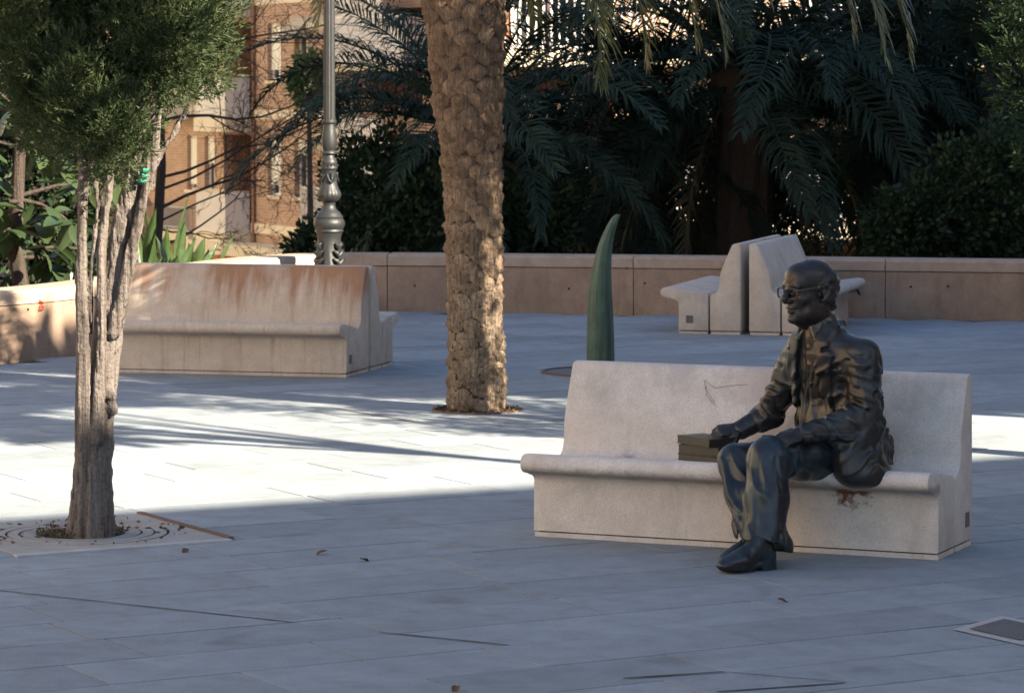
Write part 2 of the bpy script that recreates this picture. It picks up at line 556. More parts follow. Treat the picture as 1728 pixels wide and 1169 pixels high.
fs = [(0, 1+k, 1+(k+1) % 24) for k in range(24)]
for q_ in range(3):
    for k in range(24):
        a = 1+q_*24; fs.append((a+k, a+24+k, a+24+(k+1) % 24, a+(k+1) % 24))
sb.add(vs, fs); sb.build('soil', M['soil'], grate)
b = MB(); b.box((H, -H, -0.012), (H + 0.03, H + 0.02, 0.014)); b.build('rusty_edge', M['rust_steel'], grate)
b = MB(); b.box((-H - 0.02, -H - 0.05, -0.012), (H, -H, 0.008)); b.build('mortar_edge', M['pale_strip'], grate)

PALM = gnd(805, 692)
pp = empty('palm_pit', (PALM.x, PALM.y, 0))
tag(pp, 'round earth opening in the paving at the foot of the palm trunk', 'tree pit')
disc(0.285, 0.005, 40, 0.03).build('soil', M['soil'], pp)
annulus(0.285, 0.302, -0.01, 0.010).build('rim', M['rust_steel'], pp)
HORN = gnd(1012, 628)
hp = empty('sculpture_pit', (HORN.x, HORN.y, 0))
tag(hp, 'round dark opening in the paving around the green horn sculpture', 'tree pit')
disc(0.42, 0.005, 40, 0.01, 2).build('gravel_bed', M['patch'], hp)
annulus(0.42, 0.45, -0.01, 0.012).build('rim', M['rust_steel'], hp)

# ------------------------------------------------------------------ parapet wall
def offset_path(path, d):
    out = []
    for i, p in enumerate(path):
        t = (path[min(i+1, len(path)-1)] - path[max(i-1, 0)]).normalized()
        out.append(p + Vector((-t.y, t.x, 0)) * d)     # path runs left to right, so this points away from the plaza
    return out
def sweep(path, prof, name, mat, parent, smooth=30):
    """prof: (distance away from the plaza, z)"""
    lines = [offset_path(path, d) for d, z in prof]
    b = MB(); vs = []; fs = []; n = len(prof)
    for i in range(len(path)):
        for k in range(n): vs.append((lines[k][i].x, lines[k][i].y, prof[k][1]))
    for i in range(len(path) - 1):
        for k in range(n):
            k2 = (k + 1) % n
            fs.append((i*n+k, (i+1)*n+k, (i+1)*n+k2, i*n+k2))
    fs.append(tuple(range(n))); fs.append(tuple(reversed([(len(path)-1)*n + k for k in range(n)])))
    b.add(vs, fs)
    o = b.build(name, mat, parent, smooth)
    bm = bmesh.new(); bm.from_mesh(o.data); bmesh.ops.recalc_face_normals(bm, faces=bm.faces); bm.to_mesh(o.data); bm.free()
    return o
wall = empty('parapet_wall', (0, 31, 0))
wall.location = (0, 0, 0)
tag(wall, 'low beige concrete parapet wall bounding the plaza', 'wall')
WT = 0.40
fine_path = []
for a, b_ in zip(WPATH[:-1], WPATH[1:]):
    k = max(1, int((b_ - a).length / 0.12))
    for i in range(k): fine_path.append(a + (b_ - a) * (i / k))
fine_path.append(WPATH[-1])
seglen = 0; start = 0; segs = []
for i in range(1, len(fine_path)):
    seglen += (fine_path[i] - fine_path[i-1]).length
    if seglen > 2.35 or i == len(fine_path) - 1:
        segs.append(fine_path[start:i+1]); start = i; seglen = 0
for s in segs:
    if len(s) < 2: continue
    d0 = (s[1] - s[0]).normalized() * 0.004; d1 = (s[-1] - s[-2]).normalized() * 0.004
    s = [s[0] + d0] + s[1:-1] + [s[-1] - d1]
    sweep(s, [(0.0, -0.05), (0.0, 0.435), (0.012, 0.443), (WT, 0.443), (WT, -0.6)], 'panel', M['wall'], wall)
    sweep(s, [(-0.006, 0.449), (-0.006, 0.535), (0.02, 0.560), (WT - 0.02, 0.560), (WT + 0.006, 0.535), (WT + 0.006, 0.449)], 'cap', M['wallcap'], wall)
sweep(fine_path, [(0.03, -0.05), (0.03, 0.5), (WT - 0.03, 0.5), (WT - 0.03, -0.5)], 'core', M['dark_gap'], wall)
def stroke(pts, r, name, mat, parent):
    b = MB(); b.tube(pts, r, 5); return b.build(name, mat, parent)
def on_wall(px, py, lift=0.008):
    # point on the right-hand wall face (straight run) seen at that bearing
    k = (px - 864) / FOC
    best = None
    for a, b_ in zip(WPATH[:-1], WPATH[1:]):
        den = (b_.x - a.x) - k * (b_.y - a.y)
        if abs(den) < 1e-9: continue
        t = (k * a.y - a.x) / den
        if 0 <= t <= 1:
            p = a + (b_ - a) * t
            if best is None or p.y < best.y: best = p
    D = best.y - lift
    return Vector(((px - 864) * D / FOC, D, CAMH - (py - HORIZON) * D / FOC))
stroke([on_wall(1447, 477), on_wall(1445, 486), on_wall(1451, 497)], 0.012, 'black_mark', M['black_mark'], wall)
stroke([on_wall(1434, 491), on_wall(1441, 488), on_wall(1446, 485)], 0.011, 'black_mark', M['black_mark'], wall)
stroke([on_wall(66, 508, .012), on_wall(73, 511, .012), on_wall(68, 517, .012), on_wall(66, 523, .012), on_wall(72, 521, .012), on_wall(73, 516, .012)], 0.013, 'red_mark', M['red_mark'], wall)
for px, py in ((1088, 478), (1400, 475), (1537, 484), (960, 487), (1058, 452), (47, 522), (1600, 483), (700, 482)):
    p = on_wall(px, py, 0.004)
    b = MB(); b.lathe([(0.011, -0.006), (0.011, 0.003)], 10); o = b.build('tie_hole', M['dark_gap'], wall)
    o.location = p; o.rotation_euler = (R(90), 0, 0)

# the ground beyond the wall
b = MB()
pl = offset_path(WPATH, WT - 0.05)
poly = [(p.x, p.y, -0.2) for p in pl] + [(12, 29, -0.2), (12, 46, -0.2), (-4.6, 46, -0.2), (-12, 42, -0.2), (-12, 20.5, -0.2)]
b.add(poly, [tuple(reversed(range(len(poly))))])
bed = b.build('planting_bed', M['soil'])
if bed.data.polygons[0].normal.z < 0: bed.data.flip_normals()
tag(bed, 'dark earth of the planting bed behind the parapet wall', 'planting bed', kind='structure')
b = MB(); b.add([(-500, -200, -4.6), (500, -200, -4.6), (500, 700, -4.6), (-500, 700, -4.6)], [(0, 1, 2, 3)])
street = b.build('street', plain('asphalt', (0.055, 0.055, 0.058), 0.9, var=0.3, scale=2))
tag(street, 'asphalt street level below the plaza', 'street', kind='structure')

# ------------------------------------------------------------------ concrete benches
SEAT = [(0, .030), (0, .262), (-.004, .279), (-.02, .292), (-.10, .314), (-.138, .322), (-.158, .336), (-.168, .360), (-.162, .384), (-.143, .402),
        (-.11, .408), (-.05, .402), (.10, .382), (.22, .364), (.250, .358), (.264, .348), (.268, .335), (.268, .030)]
BACK = [(.284, .030), (.284, .338), (.294, .352), (.32, .360), (.345, .377), (.36, .402), (.368, .435), (.371, .50), (.377, .535), (.391, .58),
        (.431, .675), (.468, .76), (.479, .785), (.495, .798), (.515, .802), (.545, .802), (.557, .795), (.56, .78), (.56, .030)]
def shrink(prof, d):
    n = len(prof); out = []
    A = sum(prof[i][0]*prof[(i+1) % n][1] - prof[(i+1) % n][0]*prof[i][1] for i in range(n))
    sg = 1 if A > 0 else -1
    for i in range(n):
        p0, p1, p2 = Vector(prof[i-1]), Vector(prof[i]), Vector(prof[(i+1) % n])
        e1 = (p1-p0).normalized(); e2 = (p2-p1).normalized()
        nn = (Vector((-e1.y, e1.x)) + Vector((-e2.y, e2.x)))
        nn = nn.normalized() if nn.length > 1e-6 else Vector((-e1.y, e1.x))
        out.append(tuple(p1 + nn * d * sg))
    return out
def extrude(prof, L, c=0.010):
    b = MB(); n = len(prof); vs = []; fs = []
    secs = [(0, shrink(prof, c)), (c*0.3, shrink(prof, c*0.3)), (c, prof)]
    k = 10
    secs += [(c + (L-2*c)*i/k, prof) for i in range(1, k)]
    secs += [(L-c, prof), (L-c*0.3, shrink(prof, c*0.3)), (L, shrink(prof, c))]
    for x, pr in secs: vs += [(x, y, z) for y, z in pr]
    for i in range(len(secs)-1):
        for j in range(n):
            j2 = (j+1) % n
            fs.append((i*n+j, i*n+j2, (i+1)*n+j2, (i+1)*n+j))
    fs.append(tuple(reversed(range(n)))); fs.append(tuple((len(secs)-1)*n+j for j in range(n)))
    b.add(vs, fs)
    return b
def fixn(me):
    bm = bmesh.new(); bm.from_mesh(me); bmesh.ops.recalc_face_normals(bm, faces=bm.faces); bm.to_mesh(me); bm.free()
    return me
BL = 2.0
bench_meshes = {}
def bench(label, origin, rz, mat, group=None, plate=None):
    r = empty('concrete_bench', (origin[0], origin[1], 0), rz)
    tag(r, label, 'bench', group)
    key = mat.name
    if key not in bench_meshes:
        bench_meshes[key] = (fixn(extrude(SEAT, BL).mesh('seat_block', mat, 40)), fixn(extrude(BACK, BL).mesh('back_block', mat, 40)))
        p1 = MB(); p1.box((0.006, 0.006, 0.0), (BL-0.006, 0.262, 0.023)); p1.box((0.006, 0.290, 0.0), (BL-0.006, 0.554, 0.023))
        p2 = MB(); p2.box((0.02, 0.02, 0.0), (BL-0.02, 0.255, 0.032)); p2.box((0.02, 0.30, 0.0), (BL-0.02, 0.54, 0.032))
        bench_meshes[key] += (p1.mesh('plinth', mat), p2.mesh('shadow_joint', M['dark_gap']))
    for nm, me in zip(('seat', 'backrest', 'plinth', 'shadow_joint'), bench_meshes[key]):
        inst(nm, me, r)
    if plate:
        y, z = plate
        b = MB(); b.box((BL-0.001, y-0.032, z-0.034), (BL+0.003, y+0.032, z+0.034)); b.build('maker_plate', M['plate'], r)
    return r
AB = math.atan2(-0.402, 0.9156)
NEAR_O = Vector((0.102, 15.57, 0))
def spots_material():
    """near bench: the same concrete with its rust spot, damp spot and scuffs"""
    m = M['bench'].copy(); m.name = 'bench_concrete_near'
    nt = m.node_tree
    bs = [n for n in nt.nodes if n.type == 'BSDF_PRINCIPLED'][0]
    src = bs.inputs['Base Color'].links[0].from_socket
    t = NT.__new__(NT); t.m = m; t.t = nt
    o = t.coords('Object')
    nz = t.noise(o, 16.0, 5, 0.65)
    for (p, r, c, a, nzw) in (((1.56, -0.035, 0.29), 0.075, (0.18, 0.055, 0.02), 0.95, 0.11), ((1.66, -0.03, 0.29), 0.05, (0.18, 0.055, 0.02), 0.95, 0.10),
                         ((1.60, 0.30, 0.36), 0.10, (0.24, 0.20, 0.18), 0.75, 0.08), ((0.36, 0.26, 0.36), 0.10, (0.26, 0.23, 0.22), 0.7, 0.10),
                         ((0.95, 0.48, 0.79), 0.20, (0.46, 0.36, 0.33), 0.35, 0.22),
                         ((1.45, 0.46, 0.77), 0.16, (0.44, 0.36, 0.32), 0.45, 0.2), ((0.55, 0.50, 0.80), 0.15, (0.44, 0.40, 0.38), 0.4, 0.2)):
        d = t.n('VectorMath', {'operation': 'DISTANCE'}, i0=o, i1=p).outputs['Value']
        d = t.math('ADD', d, t.math('MULTIPLY', t.math('SUBTRACT', nz, 0.5), nzw * 2))
        f = t.n('MapRange', Value=d, i1=r * 0.55, i2=r, i3=a, i4=0.0).outputs[0]
        src = t.mix(f, src, c)
    # stain and painted occlusion shade in the hollow under the rolled seat edge
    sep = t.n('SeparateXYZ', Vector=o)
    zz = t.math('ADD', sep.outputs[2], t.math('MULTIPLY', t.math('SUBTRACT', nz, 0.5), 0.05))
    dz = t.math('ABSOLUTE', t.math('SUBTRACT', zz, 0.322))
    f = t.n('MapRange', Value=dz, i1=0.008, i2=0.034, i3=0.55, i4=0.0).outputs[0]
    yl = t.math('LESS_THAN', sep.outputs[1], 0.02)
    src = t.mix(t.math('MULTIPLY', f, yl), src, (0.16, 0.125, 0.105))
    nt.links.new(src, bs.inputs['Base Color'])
    return m
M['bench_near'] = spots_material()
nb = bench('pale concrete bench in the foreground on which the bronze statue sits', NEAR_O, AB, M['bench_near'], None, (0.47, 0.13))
def pen(pts, parent=nb):
    # faint pen scribble on the backrest: points are (x, z) on its slanted face
    def yy(z):
        for (y0, z0), (y1, z1) in zip(BACK[1:-3], BACK[2:-2]):
            if z0 <= z <= z1: return y0 + (y1-y0) * (z-z0) / max(1e-6, z1-z0)
        return 0.45
    P = [(x, yy(z) - 0.002, z) for x, z in pts]
    stroke(P, 0.0012, 'pen_mark', M['pale_mark'], parent)
pen([(0.70, 0.735), (0.76, 0.70), (0.84, 0.715), (0.92, 0.722)])
pen([(0.70, 0.735), (0.715, 0.69), (0.75, 0.655), (0.775, 0.62)])
pen([(0.715, 0.71), (0.72, 0.67), (0.76, 0.63)])

lu = Vector((0.967, -0.255, 0)); lw = Vector((0.255, 0.967, 0)); lr = math.atan2(lu.y, lu.x)
lo = gnd(585, 637) - lu * BL
bench('weathered concrete bench with rust-streaked backrest facing the camera at left', lo, lr, M['bench_rusty'], 'back-to-back benches', (0.09, 0.13))
o2 = lo + lu * BL + lw * (0.56 * 2 + 0.075)
bench('concrete bench turned away behind the rust-streaked bench at left', o2, lr + math.pi, M['bench_far'], 'back-to-back benches')
rw = Vector((0.966, -0.258, 0)); ru = Vector((-0.258, -0.966, 0)); rr_ = math.atan2(ru.y, ru.x)
ro = gnd(1145, 563) - ru * BL
bench('concrete bench seen end-on with its seat facing left near the far wall', ro, rr_, M['bench_far'], 'back-to-back benches', (0.10, 0.13))
o2 = ro + ru * BL + rw * (0.56 * 2 + 0.075)
bench('concrete bench seen end-on facing right, half hidden behind the statue head', o2, rr_ + math.pi, M['bench_far'], 'back-to-back benches')

# ------------------------------------------------------------------ green horn sculpture
def horn():
    D = HORN.y
    rows = [(628, 990, 1037), (600, 990, 1037), (560, 990.5, 1036), (520, 991.5, 1034.5), (490, 994, 1032.5), (460, 998, 1031.5), (435, 1003.5, 1032),
            (412, 1010, 1034), (395, 1017, 1037), (380, 1024.5, 1041), (369, 1031, 1045), (364, 1036, 1047), (361.5, 1040, 1046.5)]
    b = MB(); vs = []; fs = []; n = 12
    for py, x0, x1 in rows:
        z = CAMH - (py - HORIZON) * D / FOC
        if py == 628: z = 0.0
        xa = (x0 - 864) * D / FOC - HORN.x; xb = (x1 - 864) * D / FOC - HORN.x
        w = xb - xa
        dep = max(0.02, w * 0.9)
        # kite section: a broad face to the left front, a narrow one to the right front
        ctrl = [(xa, 0.0), (xa + 0.30*w, -dep*0.42), (xa + 0.66*w, -dep*0.50), (xa + 0.74*w, -dep*0.46), (xa + 0.92*w, -dep*0.12), (xb, 0.02*dep),
                (xa + 0.93*w, dep*0.2), (xa + 0.78*w, dep*0.36), (xa + 0.5*w, dep*0.45), (xa + 0.25*w, dep*0.38), (xa + 0.08*w, dep*0.2), (xa + 0.01*w, dep*0.08)]
        vs += [(x, y, z) for x, y in ctrl]
    for i in range(len(rows)-1):
        for k in range(n):
            k2 = (k+1) % n
            fs.append((i*n+k, i*n+k2, (i+1)*n+k2, (i+1)*n+k))
    fs.append(tuple((len(rows)-1)*n+k for k in range(n)))
    b.add(vs, fs)
    o = b.build('horn_sculpture', M['horn'], None, 38)
    o.location = (HORN.x, HORN.y, 0.0)
    tag(o, 'dark green pointed horn-shaped metal sculpture standing behind the foreground bench', 'sculpture')
horn()

# ------------------------------------------------------------------ cast-iron lamp post
def lamp():
    D = 31.0
    p = at(555.5, 450, D)
    r = empty('lamp_post', (p.x, p.y, 0))
    tag(r, 'ornate grey cast-iron lamp post with fluted shaft at the corner of the wall', 'lamp post')
    b = MB()
    b.lathe([(0.17, 0.0), (0.17, 0.10), (0.155, 0.13), (0.15, 0.2), (0.145, 0.3)], 8)
    b.build('plinth', M['lamp'], r, 30)
    b = MB()
    def leafy(i, z, a):
        t = max(0.0, 1 - abs(z - 0.50) / 0.22)
        return 1 + 0.13 * t * (0.5 + 0.5 * math.cos(4 * a)) + 0.035 * t * math.cos(16 * a + 20 * z)
    b.lathe([(0.135, .30), (0.14, .36), (0.135, .42), (0.128, .48), (0.122, .54), (0.116, .60), (0.112, .66), (0.110, .72), (0.113, .765), (0.124, .805)], 64, leafy)
    b.build('base', M['lamp'], r, 50)
    for k in range(4):
        a = math.pi/4 + k * math.pi/2
        s = MB(); rr = random.Random(k)
        for q in range(5):
            z = 0.36 + 0.075 * q; rad = 0.142 - 0.015 * q / 4
            w = 0.060 * math.sin(math.pi * (q + 1.2) / 6.2)
            for sd in (-1, 1):
                aa = a + sd * w / rad
                pts = [(rad*math.cos(a), rad*math.sin(a), z), ((rad+0.016)*math.cos((a+aa)/2), (rad+0.016)*math.sin((a+aa)/2), z+0.035), ((rad+0.002)*math.cos(aa), (rad+0.002)*math.sin(aa), z+0.055)]
                s.tube(pts, [0.020, 0.022, 0.008], 8)
        s.build('acanthus_leaf', M['lamp'], r, 60)
    b = MB()
    b.lathe([(0.124, .805), (0.138, .82), (0.130, .838), (0.137, .85), (0.147, .87), (0.150, .90), (0.143, .925), (0.130, .94), (0.134, .955), (0.118, .975), (0.112, .99), (0.090, 1.01),
             (0.070, 1.03), (0.060, 1.055), (0.058, 1.08), (0.064, 1.095)], 40)
    b.build('stepped_collar', M['lamp'], r, 28)
    b = MB()
    def gad(i, z, a): return 1 + 0.055 * abs(math.sin(7 * a)) * max(0, 1 - abs(z - 1.165) / 0.09)
    b.lathe([(0.064, 1.095), (0.080, 1.105), (0.098, 1.125), (0.108, 1.15), (0.110, 1.175), (0.102, 1.20), (0.090, 1.225), (0.078, 1.26), (0.072, 1.30), (0.068, 1.34), (0.066, 1.385), (0.070, 1.40)], 84, gad)
    b.build('gadrooned_bulb', M['lamp'], r, 60)
    b = MB()
    b.lathe([(0.070, 1.40), (0.080, 1.415), (0.080, 1.43), (0.072, 1.445), (0.076, 1.46), (0.078, 1.475), (0.068, 1.50), (0.052, 1.52), (0.048, 1.54), (0.060, 1.55), (0.070, 1.56), (0.064, 1.575),
             (0.056, 1.585), (0.066, 1.61), (0.072, 1.65), (0.072, 1.70), (0.066, 1.75), (0.059, 1.80), (0.056, 1.835), (0.070, 1.845), (0.072, 1.86), (0.066, 1.872), (0.056, 1.885)], 32)
    b.build('baluster', M['lamp'], r, 30)
    s = MB()
    for k in range(16):
        a = 2*math.pi*k/16
        s.add([], [])
        s.tube([(0.079*math.cos(a), 0.079*math.sin(a), 1.438), (0.079*math.cos(a), 0.079*math.sin(a), 1.452)], 0.009, 6)
    s.build('bead_ring', M['lamp'], r, 60)
    s = MB()
    for k in range(4):
        a = -math.pi/2 + 0.35 + k*math.pi/2
        ca, sa = math.cos(a), math.sin(a)
        pts = []
        for q in range(13):
            u = -1 + 2*q/12
            aa = a + u * 0.55
            z = 1.36 - 0.075 * (1 - u*u)
            rad = 0.072 + 0.012 * (1-u*u) + (1.36 - z) * 0.10
            pts.append((rad*math.cos(aa), rad*math.sin(aa), z))
        s.tube(pts, 0.0085, 6)
        for q in range(4):
            s.tube([(0.074*ca, 0.074*sa, 1.30+0.022*q), (0.084*ca, 0.084*sa, 1.312+0.022*q)], [0.012, 0.006], 6)
    s.build('garland', M['lamp'], r, 60)
    b = MB()
    def flute(i, z, a): return 1 - 0.075 * (0.5 + 0.5 * math.cos(14 * a)) ** 0.6
    b.lathe([(0.0575, 1.885), (0.0565, 2.2), (0.055, 2.8), (0.053, 3.6), (0.050, 4.6)], 112, flute)
    b.build('shaft', M['lamp'], r, 40)
    b = MB()
    b.lathe([(0.05, 4.6), (0.08, 4.64), (0.06, 4.70), (0.05, 4.74), (0.13, 4.86), (0.14, 4.90), (0.12, 4.91)], 8)
    b.build('lantern_holder', M['lamp'], r, 30)
    b = MB(); b.lathe([(0.12, 4.91), (0.19, 5.32)], 8); b.build('lantern_glass', M['glass_white'], r)
    b = MB(); b.lathe([(0.21, 5.32), (0.20, 5.36), (0.10, 5.47), (0.04, 5.52), (0.02, 5.62), (0.002, 5.68)], 8); b.build('lantern_roof', M['lamp'], r)
lamp()

# ------------------------------------------------------------------ sculpting: distance fields meshed with surface nets
def _h(i, j, k, seed):
    n = (i * 374761393 + j * 668265263 + k * 2147483647 + seed * 974634777) & 0xffffffff
    n = ((n ^ (n >> 13)) * 1274126177) & 0xffffffff
    n = n ^ (n >> 16)
    return (n & 0xffff) / 65535.0
def vnoise(P, scale, seed=0):
    Q = P * scale
    I = np.floor(Q).astype(np.int64); f = Q - I
    f = f * f * (3 - 2 * f)
    out = 0
    for dx in (0, 1):
        for dy in (0, 1):
            for dz in (0, 1):
                w = (f[:, 0] if dx else 1 - f[:, 0]) * (f[:, 1] if dy else 1 - f[:, 1]) * (f[:, 2] if dz else 1 - f[:, 2])
                out = out + w * _h(I[:, 0] + dx, I[:, 1] + dy, I[:, 2] + dz, seed)
    return out
def fbm(P, scale, seed=0, oct=3):
    s = 0; a = 0.5; t = 0
    for o in range(oct):
        s = s + a * vnoise(P, scale * 2 ** o, seed + o * 17); t += a; a *= 0.5
    return s / t

def aniso(P, axis, stretch):
    axis = np.array(axis, float); axis /= np.linalg.norm(axis)
    return P + np.outer(P @ axis, axis) * (1.0 / stretch - 1.0)
def ridge(P, scale, seed, power=3.0):
    # thin raised creases
    n = fbm(P, scale, seed, 2)
    return (1 - np.clip(np.abs(2 * n - 1) * 1.8, 0, 1)) ** power
def trough(P, scale, seed, power=3.0):
    return ridge(P, scale, seed + 500, power)

class Field:
    def __init__(s, lo, hi, res):
        s.lo = np.array(lo, float); s.res = res
        s.n = np.ceil((np.array(hi, float) - s.lo) / res).astype(int) + 1
        s.ax = [s.lo[i] + np.arange(s.n[i]) * res for i in range(3)]
        s.F = np.full(tuple(s.n), 0.2, np.float32)
    def sl(s, lo, hi):
        out = []
        for i in range(3):
            a = max(0, int(math.floor((lo[i] - s.lo[i]) / s.res))); b = min(s.n[i], int(math.ceil((hi[i] - s.lo[i]) / s.res)) + 1)
            if b <= a: return None
            out.append(slice(a, b))
        return tuple(out)
    def grid(s, S):
        return (s.ax[0][S[0]][:, None, None], s.ax[1][S[1]][None, :, None], s.ax[2][S[2]][None, None, :])
    def comb(s, d, S, k, sub):
        A = s.F[S]; d = d.astype(np.float32)
        if sub:
            h = np.maximum(k - np.abs(A + d), 0) / k
            s.F[S] = np.maximum(A, -d) + h * h * k * 0.25
        else:
            h = np.maximum(k - np.abs(A - d), 0) / k
            s.F[S] = np.minimum(A, d) - h * h * k * 0.25
    def cone(s, a, b, ra, rb, k=0.02, sub=False):
        a = np.array(a, float); b = np.array(b, float); m = max(ra, rb) + k + 0.03
        S = s.sl(np.minimum(a, b) - m, np.maximum(a, b) + m)
        if S is None: return s
        X, Y, Z = s.grid(S); e = b - a; L2 = float(e @ e) + 1e-12
        t = np.clip(((X - a[0]) * e[0] + (Y - a[1]) * e[1] + (Z - a[2]) * e[2]) / L2, 0, 1)
        d = np.sqrt((X - a[0] - t * e[0]) ** 2 + (Y - a[1] - t * e[1]) ** 2 + (Z - a[2] - t * e[2]) ** 2) - (ra + (rb - ra) * t)
        s.comb(d, S, k, sub); return s
    def chain(s, pts, rads, k=0.02):
        for i in range(len(pts) - 1): s.cone(pts[i], pts[i+1], rads[i], rads[i+1], k)
        return s
    def ell(s, c, r, B=None, k=0.02, sub=False):
        c = np.array(c, float); r = np.array(r, float); m = r.max() + k + 0.03
        S = s.sl(c - m, c + m)
        if S is None: return s
        X, Y, Z = s.grid(S); X = X - c[0]; Y = Y - c[1]; Z = Z - c[2]
        if B is None: u = (X, Y, Z)
        else: u = tuple(X * b[0] + Y * b[1] + Z * b[2] for b in B)
        k0 = np.sqrt((u[0]/r[0])**2 + (u[1]/r[1])**2 + (u[2]/r[2])**2)
        k1 = np.sqrt((u[0]/r[0]**2)**2 + (u[1]/r[1]**2)**2 + (u[2]/r[2]**2)**2) + 1e-9
        d = k0 * (k0 - 1) / k1
        s.comb(d, S, k, sub); return s
    def func(s, fn, lo, hi, k=0.02, sub=False):
        S = s.sl(lo, hi); X, Y, Z = s.grid(S)
        X, Y, Z = np.broadcast_arrays(X, Y, Z)
        s.comb(fn(X, Y, Z), S, k, sub); return s
    def displace(s, fn, band=0.05):
        idx = np.nonzero(np.abs(s.F) < band)
        P = np.stack([s.ax[i][idx[i]] for i in range(3)], 1)
        s.F[idx] += fn(P).astype(np.float32); return s
    def mesh(s, name, mat=None):
        F = s.F
        F[0] = F[-1] = 0.2; F[:, 0] = F[:, -1] = 0.2; F[:, :, 0] = F[:, :, -1] = 0.2
        ins = F < 0
        cnt = np.zeros(tuple(np.array(F.shape) - 1), np.int8)
        for dx in (0, 1):
            for dy in (0, 1):
                for dz in (0, 1):
                    cnt += ins[dx:F.shape[0]-1+dx, dy:F.shape[1]-1+dy, dz:F.shape[2]-1+dz]
        act = (cnt > 0) & (cnt < 8)
        C = np.stack(np.nonzero(act), 1)
        vid = np.full(act.shape, -1, np.int64); vid[act] = np.arange(len(C))
        acc = np.zeros((len(C), 3)); num = np.zeros(len(C))
        corners = [(x, y, z) for x in (0, 1) for y in (0, 1) for z in (0, 1)]
        vals = {c: F[C[:, 0]+c[0], C[:, 1]+c[1], C[:, 2]+c[2]] for c in corners}
        for c in corners:
            for ax in range(3):
                if c[ax] == 0:
                    c2 = tuple(1 if i == ax else c[i] for i in range(3))
                    a, b = vals[c], vals[c2]; m = (a < 0) != (b < 0)
                    t = np.where(m, a / np.where(a == b, 1, a - b), 0)
                    p = np.tile(np.array(c, float), (len(C), 1)); p[:, ax] = t
                    acc[m] += p[m]; num[m] += 1
        V = s.lo + (C + acc / num[:, None]) * s.res
        Q = []
        for ax in range(3):
            o1, o2 = [(1, 2), (2, 0), (0, 1)][ax]
            sh = list(F.shape); sh[ax] -= 1
            sA = tuple(slice(0, F.shape[i]-1) if i == ax else slice(0, F.shape[i]) for i in range(3))
            sB = tuple(slice(1, F.shape[i]) if i == ax else slice(0, F.shape[i]) for i in range(3))
            ch = ins[sA] != ins[sB]
            E = np.stack(np.nonzero(ch), 1)
            E = E[(E[:, o1] > 0) & (E[:, o2] > 0) & (E[:, o1] < F.shape[o1]-1) & (E[:, o2] < F.shape[o2]-1)]
            fl = ins[E[:, 0], E[:, 1], E[:, 2]]
            def cell(d1, d2):
                G = E.copy(); G[:, o1] += d1; G[:, o2] += d2
                return vid[G[:, 0], G[:, 1], G[:, 2]]
            q = np.stack([cell(-1, -1), cell(0, -1), cell(0, 0), cell(-1, 0)], 1)
            q[~fl] = q[~fl][:, ::-1]
            Q.append(q)
        return np_mesh(name, V, np.concatenate(Q), mat)

